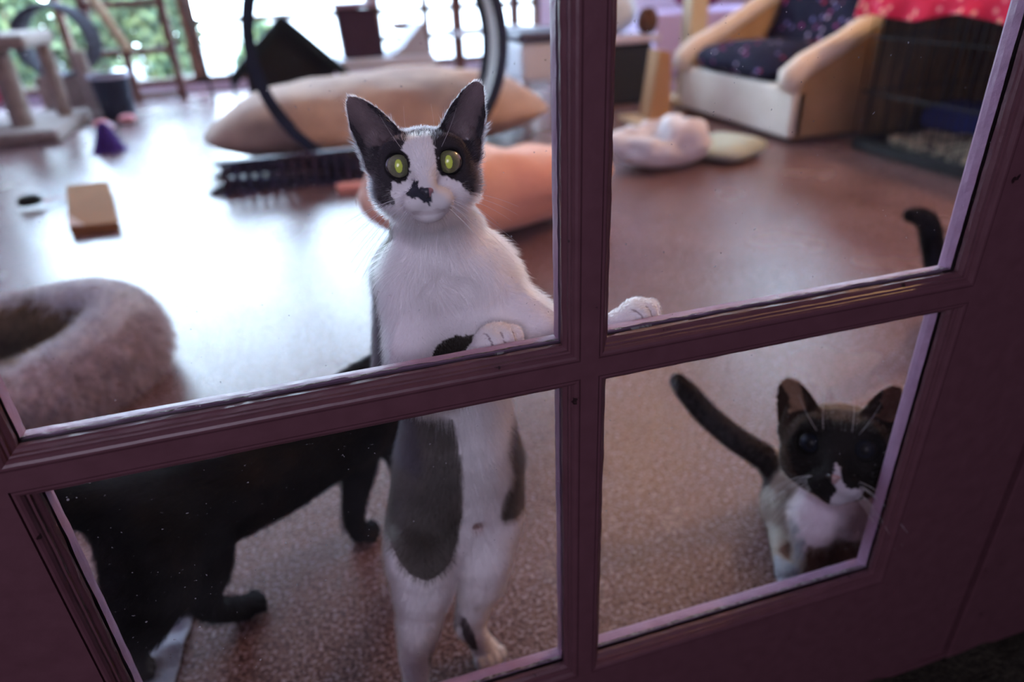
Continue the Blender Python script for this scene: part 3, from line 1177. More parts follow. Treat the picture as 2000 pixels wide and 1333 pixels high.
MB().box(b3[0] - .01, b2[0] + .01, 4.60, 4.88, b3[2], b3[2] + .03, bev=.008).build('rim', pmat('mauve rim', (.25, .16, .2), .8), bx)
# ---- brown posts of a tall cat tree
tt = thing('tall_cat_tree', (1.05, 5.0, 0), 'tall brown cat tree with perches before the bright window', 'cat tree')
pp = np.array((1.0015, 4.9000, 0.4141))
MB().tube([(pp[0], 4.9, .03), (pp[0], 4.9, 1.7)], .04, 16).build('post', WOOD, tt)
MB().tube([(pp[0] + .50, 5.1, .03), (pp[0] + .50, 5.1, 1.7)], .04, 16).build('post', WOOD, tt)
MB().box(pp[0] - .15, pp[0] + .65, 4.75, 5.25, 0, .03).build('base', WHITEP, tt)
MB().box(pp[0] - .02, pp[0] + .6, 4.8, 5.2, .38, .415).build('perch', WHITEP, tt)
MB().box(pp[0] - .1, pp[0] + .7, 4.75, 5.2, .70, .75).build('perch', WOOD, tt)
hb = np.array((0.7856, 5.8500, 0.4055))
single(MB().box(hb[0] - .10, hb[0] + .12, 5.85, 6.118, hb[2] - .03, hb[2] + .03, bev=.01).build('hanging_perch', WOOD), 'small brown window perch behind the grey wedge', 'perch')

# ---- white bin with a dark lid, raised on feet
c = np.array((1.3105, 3.9000, 0.3059))
wbn = thing('litter_bin', (c[0], 3.95, 0), 'white plastic bin with dark lid beside the door muntin', 'bin')
MB().box(c[0] - .17, c[0] + .20, 3.8, 4.15, c[2] - .14, c[2] + .09, bev=.03).build('bin_body', WHITEP, wbn)
MB().box(c[0] - .19, c[0] + .22, 3.78, 4.17, c[2] + .09, c[2] + .15, bev=.02).build('lid', pmat('slate plastic', (.07, .07, .11), .5), wbn)
for x in (c[0] - .13, c[0] + .16):
    for y in (3.84, 4.1):
        MB().tube([(x, y, 0), (x, y, c[2] - .13)], .022, 10).build('leg', pmat('grey leg', (.2, .2, .24), .5), wbn)

# ---- dark bin right of the muntin with pale cover and pet bed on top
db = thing('storage_crate', (1.85, 3.75, 0), 'dark storage crate with pale rim left of the armchair', 'crate')
MB().box(1.60, 1.97, 3.72, 4.12, 0, .36, bev=.02).build('crate_body', pmat('dark slate plastic', (.025, .03, .04), .6), db)
MB().box(1.56, 2.01, 3.68, 4.16, .36, .40, bev=.012).build('crate_rim', pmat('lavender white plastic', (.55, .52, .64), .6), db)
single(pillow('plush_bed', (1.75, 3.98, .515), (.20, .16, .14), pmat('ice blue plush', (.62, .72, .82), .95, (.5, .6, .7), 12.0), wob=.03, flat=.8),
       'ice blue plush bed on top of the dark storage crate', 'pet bed')
single(pillow('brown_ball', (1.945, 3.76, .475), (.065, .065, .08), pmat('brown plush', (.09, .05, .035), .95), power=2, wob=.008, flat=.9, res=28),
       'round brown plush ball on the dark storage crate', 'cat toy')
single(pillow('maroon_cushion', (2.95, 4.9, .64), (.22, .14, .2), pmat('maroon velvet', (.16, .02, .07), .8), wob=.02, flat=.9),
       'maroon cushion on the back bench behind the armchair', 'cushion')
single(MB().box(2.5, 3.6, 4.7, 5.25, 0, .45, bev=.02).build('storage_bench', pmat('lilac painted wood', (.5, .4, .6), .6)),
       'lilac painted bench behind the armchair', 'bench')

# ---- cream post of a cat tree behind the armchair and the slanted scratcher in front of it
cp = thing('cream_cat_tree', (2.1, 3.62, 0), 'cream wooden cat tree post behind the armchair arm', 'cat tree')
q = np.array((2.1859, 3.6000, 0.4162))
MB().box(q[0] - .055, q[0] + .055, 3.56, 3.67, .03, 1.5).build('post', PALEWOOD, cp)
MB().box(q[0] - .17, q[0] + .17, 3.47, 3.66 + .12, 0, .03).build('base', PALEWOOD, cp)
MB().box(q[0] - .17, q[0] + .17, 3.48, 3.76, 1.1, 1.13).build('perch', PALEWOOD, cp)
sp_ = thing('slanted_scratcher', (1.72, 3.15, 0), 'slanted tan scratching board on a flared foot beside the armchair', 'cat scratcher')
g0, g1, g2, g3 = [np.array(p) for p in ((1.6564, 3.1200, 0.0097), (1.7851, 3.1200, -0.0164), (1.7745, 3.1200, 0.3616), (1.7005, 3.1200, 0.3766))]
MB().prism([(g0[0], .02), (g1[0] + .01, .02), (g2[0], g2[2]), (g3[0], g3[2])], 1, 3.12, 3.24).build('board', pmat('tan scratch board', (.40, .23, .12), .8), sp_, bevel=.006)
MB().box(g0[0] - .09, g1[0] + .08, 3.03, 3.33, 0, .022, bev=.008).build('foot', PALEWOOD, sp_)

# ---- armchair
ac = thing('armchair', (2.45, 2.87, 0), 'cream and tan armchair with sloping padded arms', 'armchair')
LEATH = pmat('cream upholstery', (.86, .80, .72), .65, (.78, .71, .62), 10.0, bump=.15)
TANV = pmat('tan side upholstery', (.50, .33, .18), .7, (.42, .27, .14), 8.0, bump=.15)
MB().box(2.00, 2.08, 2.36, 3.40, .02, .25, bev=.02).build('front_panel', LEATH, ac)
for y0 in (2.34, 3.32):
    MB().prism([(2.02, .02), (2.82, .02), (2.86, .70), (2.70, .655), (2.02, .30)], 1, y0 + .02, y0 + .10).build('side_panel', TANV, ac, bevel=.01)
    m = MB()
    m.tube([(1.985, y0 + .06, .235), (2.0, y0 + .06, .30), (2.06, y0 + .06, .345), (2.25, y0 + .06, .43), (2.50, y0 + .06, .57), (2.70, y0 + .06, .67), (2.84, y0 + .06, .71)],
           [.050, .060, .056, .050, .050, .054, .056], 20)
    m.build('armrest', LEATH, ac, smooth=True)
MB().box(2.06, 2.60, 2.46, 3.32, .02, .215).build('seat_base', LEATH, ac)
MB().prism([(2.56, .18), (2.84, .18), (2.96, 1.02), (2.80, 1.02)], 1, 2.42, 3.36).build('backrest', LEATH, ac, bevel=.03)

# dark floral throw over seat and back, with its own puffed folds
def floral():
    m, n, l, b = newmat('dark floral throw')
    tc = n.new('ShaderNodeTexCoord')
    vo = n.new('ShaderNodeTexVoronoi')
    vo.inputs['Scale'].default_value = 24
    rp = n.new('ShaderNodeValToRGB')
    rp.color_ramp.elements[0].position = .20
    rp.color_ramp.elements[1].position = .34
    rp.color_ramp.elements[0].color = (1, 1, 1, 1)
    rp.color_ramp.elements[1].color = (0, 0, 0, 1)
    hs = n.new('ShaderNodeValToRGB')
    hs.color_ramp.interpolation = 'CONSTANT'
    e = hs.color_ramp.elements
    e[0].color = (.012, .012, .035, 1)
    e[1].position = .42
    e[1].color = (.30, .05, .22, 1)
    for p, c in ((.58, (.35, .02, .06, 1)), (.72, (.18, .16, .40, 1)), (.82, (.5, .4, .6, 1)), (.90, (.012, .012, .035, 1))):
        k = e.new(p)
        k.color = c
    sep = n.new('ShaderNodeSeparateColor')
    mx = n.new('ShaderNodeMix')
    mx.data_type = 'RGBA'
    mx.inputs[6].default_value = (.010, .010, .028, 1)
    l.new(tc.outputs['Object'], vo.inputs['Vector'])
    l.new(vo.outputs['Distance'], rp.inputs[0])
    l.new(vo.outputs['Color'], sep.inputs[0])
    l.new(sep.outputs[0], hs.inputs[0])
    l.new(rp.outputs[0], mx.inputs[0])
    l.new(hs.outputs[0], mx.inputs[7])
    l.new(mx.outputs[2], b.inputs['Base Color'])
    b.inputs['Roughness'].default_value = .8
    b.inputs['Specular IOR Level'].default_value = .1
    return m


FLOR = floral()
single(pillow('seat_cushion', (2.25, 2.89, .30), (.27, .40, .10), FLOR, power=5, wob=.03, flat=.8),
       'dark navy floral cushion on the armchair seat', 'cushion')
m = MB()
def throwf(u, v):
    y = 2.47 + .82 * u
    path = [(2.52, .36), (2.56, .46), (2.62, .62), (2.69, .82), (2.76, 1.0), (2.84, 1.09), (2.96, 1.08), (3.02, .98)]
    t = v * (len(path) - 1)
    i = min(int(t), len(path) - 2)
    a = t - i
    x = path[i][0] * (1 - a) + path[i + 1][0] * a - .035
    z = path[i][1] * (1 - a) + path[i + 1][1] * a
    w = .025 * float(vnoise(np.array([[y, 0., z]]), 7)[0]) + .01 * float(vnoise(np.array([[y, 3., z]]), 22)[0])
    return (x + w - .01, y, z)
m.grid(throwf, 50, 50)
single(m.build('floral_throw', FLOR, smooth=True, thick=.02), 'dark floral throw draped over the armchair back', 'throw')

# ---- pale beds on the floor in front of the armchair
single(pillow('fleece_bed', (1.285, 2.27, .075), (.20, .15, .085), pmat('white fleece', (.86, .88, .92), .95, (.72, .73, .78), 14.0, bump=.6, bscale=50), power=2.6, wob=.08, wscale=10.0, flat=.8, rot=.2),
       'crumpled white fleece bed on the floor before the scratching board', 'pet bed')
single(pillow('green_mat', (1.62, 2.30, .036), (.17, .15, .042), pmat('pale green quilt', (.48, .55, .46), .9, (.42, .50, .45), 6.0), power=5, wob=.015, wscale=7.0, flat=.8, rot=.55),
       'pale green folded mat beside the white fleece bed', 'mat')

# ---- wire crate with tray, bedding and red blanket
wc = thing('wire_crate', (2.55, 1.75, 0), 'black wire pet crate draped with a red blanket', 'pet crate')
X0, X1, Y0_, Y1_, ZT = 2.20, 2.95, 1.10, 2.17, .66
m = MB()
m.box(X0, X1, Y0_, Y1_, 0.006, .016)
m.box(X0, X0 + .012, Y0_, Y1_, .016, .05).box(X1 - .012, X1, Y0_, Y1_, .016, .05).box(X0, X1, Y0_, Y0_ + .012, .016, .05).box(X0, X1, Y1_ - .012, Y1_, .016, .05)
m.build('tray', BLACKM, wc)
def wires(m, p0, p1, n, h0, h1):
    for i in range(n + 1):
        t = i / n
        x, y = p0[0] + (p1[0] - p0[0]) * t, p0[1] + (p1[1] - p0[1]) * t
        m.tube([(x, y, h0), (x, y, h1)], .0028, 6)
    for z in (h0, h0 + .2, h0 + .42, h1):
        m.tube([(p0[0], p0[1], z), (p1[0], p1[1], z)], .0035, 6)
    return m
wires(MB(), (X0, Y0_), (X0, Y1_), 28, .05, ZT).build('wire_panel', BLACKM, wc)
wires(MB(), (X0, Y1_), (X1, Y1_), 20, .05, ZT).build('wire_panel', BLACKM, wc)
wires(MB(), (X1, Y1_), (X1, Y0_), 28, .05, ZT).build('wire_panel', BLACKM, wc)
wires(MB(), (X0, Y0_), (X1, Y0_), 20, .05, ZT).build('wire_panel', BLACKM, wc)
m = MB()
for i in range(21):
    x = X0 + (X1 - X0) * i / 20
    m.tube([(x, Y0_, ZT), (x, Y1_, ZT)], .0028, 6)
m.build('top_panel', BLACKM, wc)
DRAPE = pmat('dark brown striped cloth', (.035, .02, .012), .9, (.30, .19, .07), 6.0)
_mp = DRAPE.node_tree.nodes.new('ShaderNodeMapping')
_mp.inputs['Scale'].default_value = (9, 9, .4)
for _lk in list(DRAPE.node_tree.links):
    if _lk.from_node.bl_idname == 'ShaderNodeTexCoord':
        _to = _lk.to_socket
        _fs = _lk.from_socket
        DRAPE.node_tree.links.new(_fs, _mp.inputs[0])
        DRAPE.node_tree.links.new(_mp.outputs[0], _to)
m = MB()
def drapef(u, v):
    s_ = u * 1.85
    x, y = (2.27 + s_, 2.195) if s_ < .71 else (2.98, 2.195 - (s_ - .71))
    k = .010 * math.sin(s_ * 60)
    return (x + (k if s_ >= .71 else 0), y + (k if s_ < .71 else 0), .015 + .63 * v)
m.grid(drapef, 160, 12)
single(m.build('dark_drape', DRAPE, smooth=True, thick=.004), 'dark brown striped cloth hanging behind the wires of the crate', 'cloth')
single(pillow('fleece_pad', (2.42, 1.62, .055), (.19, .46, .035), pmat('mottled fleece', (.42, .36, .26), .95, (.05, .05, .05), 22.0, bump=.6, bscale=60, lo=.42, hi=.58), power=5, wob=.02, wscale=11, flat=.9),
       'mottled grey tan fleece pad lying in the crate tray', 'pad')
single(pillow('blue_cushion', (2.60, 1.97, .115), (.13, .17, .085), pmat('dark blue fabric', (.02, .035, .16), .9), power=3, wob=.015, flat=.8),
       'dark blue cushion inside the wire crate', 'cushion')
def redmat():
    m, n, l, b = newmat('red floral blanket')
    tc = n.new('ShaderNodeTexCoord')
    vo = n.new('ShaderNodeTexVoronoi')
    vo.inputs['Scale'].default_value = 26
    rp = n.new('ShaderNodeValToRGB')
    e = rp.color_ramp.elements
    e[0].position = .12
    e[0].color = (.85, .55, .25, 1)
    e[1].position = .40
    e[1].color = (.60, .02, .06, 1)
    k = e.new(.26)
    k.color = (.78, .12, .22, 1)
    l.new(tc.outputs['Object'], vo.inputs['Vector'])
    l.new(vo.outputs['Distance'], rp.inputs[0])
    l.new(rp.outputs[0], b.inputs['Base Color'])
    b.inputs['Roughness'].default_value = .85
    b.inputs['Specular IOR Level'].default_value = .1
    return m
m = MB()
def blank(u, v):
    # u along y, v across x from the hem in front, over the top, to the hem behind
    y = 1.02 + 1.22 * u
    hem = .105 + .012 * math.sin(u * 19) + .01 * math.sin(u * 7 + 1)
    L = [(-.03, ZT - hem), (-.028, ZT - .05), (-.015, ZT + .008), (.04, ZT + .016), (.4, ZT + .016), (.75, ZT + .016), (.80, ZT), (.81, ZT - .1)]
    t = v * 7
    i = min(int(t), 6)
    a = t - i
    x = L[i][0] * (1 - a) + L[i + 1][0] * a
    z = L[i][1] * (1 - a) + L[i + 1][1] * a
    if v < .2:
        x -= .014 * (1 - v / .2) * (math.sin(u * 38) + 1)
    return (X0 + x, y, z)
m.grid(blank, 110, 57)
single(m.build('red_blanket', redmat(), smooth=True, thick=.008), 'red floral blanket hanging over the wire crate', 'blanket')

# ---- lamps on the ceiling
for i, (x, y) in enumerate(((1.78, 3.19), (2.75, 1.35))):
    cl = thing('ceiling_lamp', (x, y, 2.5), ('round warm ceiling lamp above the armchair', 'round warm ceiling lamp above the wire crate')[i], 'ceiling lamp', 'ceiling lamps of the cat room')
    MB().lathe((x, y, 2.5), [(0, .2), (.14, .2), (.16, .16), (.15, .12), (0, .12)], 28).build('lamp_base', WHITEP, cl)

# ---- fluffy donut bed
dn = thing('donut_bed', (-.84, 1.2, 0), 'fluffy grey and white donut cat bed on the floor at the left', 'pet bed')
dc = np.array([-.875, 1.10, 0])
def donut(u, v):
    th, ph = 2 * PI * u, 2 * PI * v
    R0, r0 = .205, .074
    k = 1 + .10 * math.sin(3 * th + 1)
    x = (R0 * k + r0 * math.cos(ph)) * math.cos(th)
    y = (R0 * k + r0 * math.cos(ph)) * math.sin(th)
    z = .085 + r0 * (1.15 if math.sin(ph) > 0 else 1.0) * math.sin(ph)
    z += .02 * math.sin(2 * th + .6) * max(0, math.sin(ph))
    return (dc[0] + x, dc[1] + y, max(z, .003))
md_ = MB()
NU, NV = 72, 33
md_.grid(donut, NU, NV, wrap_u=True)
def donut_cols(P):
    P = np.asarray(P)
    n = vnoise(P, 14) * .5 + vnoise(P, 38) * .5
    c = np.zeros((len(P), 3)) + np.array([.56, .49, .52])
    q = P - dc
    rr = np.hypot(q[:, 0], q[:, 1])
    inner = rr < .175
    c[inner] = np.array([.30, .22, .14])
    c = c * (1 + .55 * n)[:, None]
    rim = (P[:, 2] > .145) & (P[:, 2] + n * .02 > .152)
    c[rim] = np.array([.85, .83, .9]) * (1 + .2 * n[rim])[:, None]
    return np.clip(c, 0, 1)
PILEM = attr_mat('soft pile', .85, trans=.35, spec=.15)
FURM = hair_mat('soft fur')
DARKF = dark_hair_mat('black fur')
SKINM = attr_mat('fur underlay', .9, spec=.1)
do = md_.build('cushion_ring', SKINM, dn, smooth=True)
Vd = np.array(md_.v)
set_col(do, donut_cols(Vd))
mi = MB()
mi.lathe((dc[0], dc[1], 0), [(0, .045), (.09, .045), (.13, .055), (.16, .07)], 32)
inn = mi.build('inner_pad', SKINM, dn, smooth=True)
Vi = np.array(mi.v)
set_col(inn, donut_cols(Vi))
Q = np.array(md_.f)
T = np.concatenate([Q[:, [0, 1, 2]], Q[:, [0, 2, 3]]])
T = np.concatenate([T, np.array([q[:3] for q in mi.f] + [(q[0], q[2], q[3]) for q in mi.f]) + len(Vd)])
Va = np.concatenate([Vd, Vi])
P, idx, _, _ = sample_surface(Va, T, 26000)
fnm = np.cross(Va[T[idx, 1]] - Va[T[idx, 0]], Va[T[idx, 2]] - Va[T[idx, 0]])
fnm /= np.linalg.norm(fnm, axis=1)[:, None] + 1e-12
cen = dc + np.array([0, 0, .105])
th = np.arctan2(P[:, 1] - dc[1], P[:, 0] - dc[0])
ringc = np.stack([dc[0] + .19 * np.cos(th), dc[1] + .19 * np.sin(th), np.full(len(P), .085)], 1)
out = P - ringc
out[idx >= 2 * len(Q)] = [0, 0, 1]
sgn = np.sign((fnm * out).sum(1))
sgn[sgn == 0] = 1
fnm *= sgn[:, None]
k = P[:, 2] > .012
fur('plush_pile', dn, P[k], fnm[k], RNG.normal(0, 1, (k.sum(), 3)), np.full(k.sum(), .034), .0008, np.clip(donut_cols(P[k]) * RNG.uniform(.5, 1.6, k.sum())[:, None], 0, .9), PILEM, lift=1.3, droop=.5)

# ---- towel under the black cat
tw = MB()
def towel(u, v):
    x = -.60 + .125 * u
    y = .12 + .26 * v
    z = .004 + .016 * abs(float(vnoise(np.array([[x, y, 2.]]), 18)[0])) + .004 * float(vnoise(np.array([[x, y, 5.]]), 70)[0])
    return (x + .03 * v, y, max(z, .002))
tw.grid(towel, 50, 60)
single(tw.build('rumpled_towel', pmat('pale grey blue terry cloth', (.45, .47, .56), .95, (.38, .40, .5), 60.0, bump=.7, bscale=300), smooth=True, thick=.004),
       'pale grey blue towel on the floor under the black cat', 'towel')

# ================================================================== cats
PINKIN = np.array([.30, .20, .19])


def loc2w(O, F, s, p):
    p = np.asarray(p, float) * (s * .001)
    return np.asarray(O) + p @ np.asarray(F)


def w2loc(O, F, s, P):
    return (P - np.asarray(O)) @ np.asarray(F).T / (s * .001)


def cat_head(B, O, F, s, earL, earR, wide=1.0):
    """skull, cheeks, brow, muzzle, chin, sockets and ears; local millimetres: X to the viewer's right, Y out of the face, Z up"""
    L = lambda *p: loc2w(O, F, s, p)
    E = lambda c, r, k=.010, sub=False: B.ell(L(*c), np.array(r) * s * .001, F, k * s, sub)
    C = lambda a, b, ra, rb, k=.008, sub=False: B.cap(L(*a), L(*b), ra * s * .001, rb * s * .001, k * s, sub)
    E((0, -36, -1), (40 * wide, 42, 28.5))
    for q in (-1, 1):
        E((q * 23 * wide, -25, -19), (20, 22, 21), .012)
        E((q * 17, -13, 11), (15, 12, 10), .008)
    C((0, -8, 8), (0, 13, -17), 11.5, 7.5)
    E((0, -16, -32), (24, 26, 15), .010)
    for q in (-1, 1):
        E((q * 9.0, 6.6, -28), (11.0, 11.8, 9.0), .007)
    E((0, 3.5, -39), (9.5, 10, 6.5), .006)
    for q, tip in ((-1, earL), (1, earR)):
        b = L(q * 31.5, -24, 18)
        t = L(*tip)
        n = np.asarray(F[1]) + q * .32 * np.asarray(F[0])
        B.ear(b, t, n, 18.5 * s * .001, 1.5 * s * .001, 9 * s * .001, k=.006 * s)
        # the outer rim of the ear meets the cheek
        C((q * 41, -26, 2), (q * 38, -26, 20), 5, 4, .008)
    for q in (-1, 1):
        E((q * 19.5, -7.5, 0), (11.4, 12.5, 11.2), .0015, True)
    # mouth line and the cleft between the whisker pads
    C((0, 21.5, -25), (0, 20.5, -32.5), .9, .9, .001, True)
    C((0, 20.5, -33), (-14, 12, -38), .6, .5, .0008, True)
    C((0, 20.5, -33), (14, 12, -38), .6, .5, .0008, True)


def eye(root, O, F, s, q, iris, iris2, pupil, look, pr=(3.2, 5.6), r=11.0, mat=None):
    """one eyeball with iris and slit pupil; look is the gaze in head-local axes"""
    c = loc2w(O, F, s, (q * 19.5, -8.6, 0))
    R = r * s * .001
    Y = np.array(look, float) @ np.asarray(F)
    Y /= np.linalg.norm(Y)
    Z = np.asarray(F)[2] - Y * (np.asarray(F)[2] @ Y)
    Z /= np.linalg.norm(Z)
    X = np.cross(Y, Z)
    v, cols = [], []
    NA, NR = 64, 56
    for j in range(NR):
        t = (j / (NR - 1)) ** 1.2 * PI * .8
        for i in range(NA):
            a = 2 * PI * i / NA
            d = Y * math.cos(t) + (X * math.cos(a) + Z * math.sin(a)) * math.sin(t)
            bulge = 1 + .05 * math.exp(-(t / .6) ** 2)
            v.append(c + d * R * bulge)
            x, z = 11 * math.sin(t) * math.cos(a), 11 * math.sin(t) * math.sin(a)
            rr = math.hypot(x, z)
            e = (abs(x) / pr[0]) ** 2 + (abs(z) / pr[1]) ** 2
            if e < 1:
                cl = pupil
            elif rr < 8.7:
                w = rr / 8.7
                cl = np.array(iris) * (1 - w) + np.array(iris2) * w
                cl = cl * (.88 + .24 * _H[int(a * 9) % 64, 3, int(rr) % 64])
            else:
                cl = (.012, .01, .01)
            cols.append(cl)
    f = [(j * NA + i, j * NA + (i + 1) % NA, (j + 1) * NA + (i + 1) % NA, (j + 1) * NA + i) for j in range(NR - 1) for i in range(NA)]
    o = link_mesh('eye', v, f, mat or EYEM, root, True)
    set_col(o, np.array(cols))
    return o


EYEM = attr_mat('wet eye', .25, spec=.5, coat=1.0)
EYEM.node_tree.nodes['Principled BSDF'].inputs['Coat Roughness'].default_value = .06
DIMEYE = attr_mat('dark eye', .35, spec=.15)
WHISK = pmat('whisker white', (.85, .85, .88), .35)
NOSEM = attr_mat('nose leather', .4, spec=.5)


def whiskers(root, O, F, s, rg, n=9, length=48, drop=.0):
    def one(pts, r0, r1):
        MB().tube(pts, list(np.linspace(r0, r1, len(pts)) * s), 5).build('whisker', WHISK, root, smooth=True)
    for q in (-1, 1):
        for i in range(n):
            a = (i / (n - 1) - .5)
            p0 = np.array([q * rg.uniform(11, 17), 12 - rg.uniform(0, 6), -27 + a * 9 + rg.uniform(-1, 1)])
            d = np.array([q * 1.0, .15 + rg.uniform(-.2, .3), a * 1.0 - .25 - drop])
            d /= np.linalg.norm(d)
            L = length * rg.uniform(.7, 1.1)
            one([loc2w(O, F, s, p0 + d * L * t + np.array([0, -6 * t * t, -16 * t * t])) for t in np.linspace(0, 1, 9)], .00017, .00005)
        for i in range(2):
            p0 = np.array([q * (10 + i * 5), 1, 12])
            d = np.array([q * (.10 + .5 * i), .35, .95])
            d /= np.linalg.norm(d)
            one([loc2w(O, F, s, p0 + d * 34 * t + np.array([q * -3 * t * t, -8 * t * t, 0])) for t in np.linspace(0, 1, 8)], .00010, .00004)


def nose(root, O, F, s, colfn):
    v, cols = [], []
    N, M = 32, 14
    for j in range(M):
        for i in range(N):
            a = 2 * PI * i / N
            e = j / (M - 1) * PI / 2
            x = math.cos(a) * math.cos(e)
            z = math.sin(a) * math.cos(e)
            # inverted triangle with rounded corners
            w = 6.6 * (.45 + .55 * (z + 1) / 2) * (1 if abs(z) < .95 else .98)
            px, pz = x * w, -20.5 + z * 4.6
            py = 17.2 + math.sin(e) * 4.6 + .5 * z
            for q in (-1, 1):     # nostrils
                dd = math.hypot((px - q * 3.6) / 1.7, (pz + 21.8) / 1.1)
                py -= 1.6 * math.exp(-dd * dd)
            v.append(loc2w(O, F, s, (px, py, pz)))
            cols.append(colfn(px, pz))
    f = [(j * N + i, j * N + (i + 1) % N, (j + 1) * N + (i + 1) % N, (j + 1) * N + i) for j in range(M - 1) for i in range(N)]
    o = link_mesh('nose', v, f, NOSEM, root, True)
    set_col(o, np.array(cols))


def coat(root, V, Q, T, VN, n, lenfn, colfn, combfn, radius, lift=.35, clump=.25, weight=None, name='fur', mat=None):
    P, idx, u, v = sample_surface(V, T, n, weight)
    a, b, c = T[idx].T
    N = VN[a] * (1 - u - v)[:, None] + VN[b] * u[:, None] + VN[c] * v[:, None]
    N /= np.linalg.norm(N, axis=1)[:, None] + 1e-12
    ln, lf = lenfn(P, N)
    k = ln > 0
    P, N, ln, lf = P[k], N[k], ln[k], lf[k]
    cols = colfn(P + RNG.normal(0, .0009, P.shape), N)
    cols = cols * RNG.uniform(.82, 1.15, len(P))[:, None]
    return fur(name, root, P, N, combfn(P), ln, radius, np.clip(cols, 0, 1), mat or FURM, lift=lf, clump=clump)


# ------------------------------------------------------------------ the grey and white cat standing at the door
mc = thing('cat', (-0.1058, 0.1954, 0.0000), 'grey and white cat standing upright with both front paws on the door muntin', 'cat')
HO = np.array((-0.1045, 0.0680, 0.6585))
HS = 0.3742 / .4
HF = frame_axes(np.array((-0.1833, -0.4306, 0.7800)) + np.array([.0, 0, -.02]) - HO, roll=math.radians(0.6))
B = Body((-.235, .026, -.004), (.125, .42, .735), .00165)
r_ = lambda px, k=.00045: px * k
# trunk
B.chain([((-0.0862, 0.1300, 0.5760), .028), ((-0.0846, 0.1280, 0.5477), .038), ((-0.0825, 0.1300, 0.5006), .044), ((-0.0825, 0.1500, 0.4101), .048), ((-0.0818, 0.1650, 0.3213), .057),
         ((-0.0868, 0.1800, 0.2292), .058)], .03)
B.cap((-0.1133, 0.1650, 0.5328), (-0.1205, 0.1800, 0.4377), .028, .034, .03)
neck = loc2w(HO, HF, HS, (0, -42, -18))
B.chain([(neck, .029), ((-0.0881, 0.1220, 0.5744), .030)], .02)
B.cap((-0.1126, 0.1150, 0.5524), (-0.0587, 0.1150, 0.5412), .024, .024, .03)
# the right-hand foreleg reaches across behind the muntin to the next pane
B.chain([((-0.0551, 0.1100, 0.5451), .024), ((-0.0382, 0.1000, 0.5166), .023), ((-0.0016, 0.0750, 0.4867), .020), ((0.0242, 0.0600, 0.4903), .0135), ((0.0471, 0.0520, 0.5031), .0125)], .022)
# left-hand foreleg
B.chain([((-0.1148, 0.1100, 0.5524), .023), ((-0.1210, 0.1000, 0.5117), .022), ((-0.1245, 0.0800, 0.4693), .021), ((-0.1017, 0.0620, 0.4732), .016), ((-0.0765, 0.0520, 0.4976), .0115)], .022)
# paws with four toes each
def paw(B, c, fwd, side, up, s=1.0, toes=4, curl=1.0):
    c, fwd, side, up = [np.array(x, float) for x in (c, fwd, side, up)]
    B.ell(c, np.array([.0125, .0125, .0095]) * s, np.array([side, fwd, up]), .008)
    for i in range(toes):
        a = (i - (toes - 1) / 2) / ((toes - 1) / 2)
        p = c + fwd * (.0115 - .0028 * a * a) * s + side * a * .0115 * s + up * .0005 * s
        q = p + fwd * .0045 * s - up * .004 * s * curl
        B.cap(p, q, .0055 * s, .0048 * s, .0006)
def front_paw(B, c, fwd, side, up):
    c, fwd, side, up = [np.array(x, float) / (np.linalg.norm(x) if i else 1) for i, x in enumerate((c, fwd, side, up))]
    B.ell(c - fwd * .002, np.array([.0185, .0150, .0125]), np.array([side, fwd, up]), .008)
    for i, (a, r) in enumerate(((-1.45, .0070), (-.5, .0082), (.5, .0082), (1.4, .0074))):
        p = c + side * a * .0105 + fwd * (.0055 - .0016 * a * a) + up * (.0042 - .0014 * a * a)
        B.cap(p, p + fwd * .0050 - up * .0085, r, r * .92, .0008)
UP = np.array([0, 0, 1.0])
pf = np.array([.35, -.93, 0]); ps = np.array([.93, .35, 0])
front_paw(B, (-0.0611, 0.0520, 0.5126), (.25, -.95, -.15), (.95, .25, .10), (0, -.15, 1))
front_paw(B, (0.0672, 0.0520, 0.5124), (.50, -.85, -.12), (.85, .50, .10), (0, -.15, 1))
# haunches, hind legs
B.chain([((-0.1092, 0.1700, 0.3109), .035), ((-0.1235, 0.1650, 0.2455), .042), ((-0.1379, 0.1400, 0.2189), .038), ((-0.1419, 0.1350, 0.1774), .033), ((-0.1525, 0.1350, 0.1223), .023), ((-0.1651, 0.1400, 0.0485), .0150)], .02)
B.chain([((-0.0489, 0.1700, 0.2946), .032), ((-0.0528, 0.1700, 0.2275), .036), ((-0.0675, 0.1500, 0.1859), .032), ((-0.0726, 0.1500, 0.1457), .028), ((-0.0840, 0.1550, 0.0913), .0175), ((-0.0920, 0.1580, 0.0517), .0140)], .02)
fr = np.array((-0.0764, 0.1468, 0.0140)); frh = np.array((-0.0920, 0.1580, 0.0517))
B.chain([(frh, .0140), ((fr * .5 + frh * .5), .0135), (fr, .0130)], .012)
paw(B, fr + [.001, -.002, .0], (.2, -.97, 0), (.97, .2, 0), (0, 0, 1), 1.25, curl=.6)
fl_ = np.array((-0.1733, 0.1072, 0.0140)); flh = np.array((-0.1651, 0.1400, 0.0485))
B.chain([(flh, .0145), (fl_, .0135)], .012)
paw(B, fl_, (.1, -.99, 0), (.99, .1, 0), (0, 0, 1), 1.25, curl=.6)
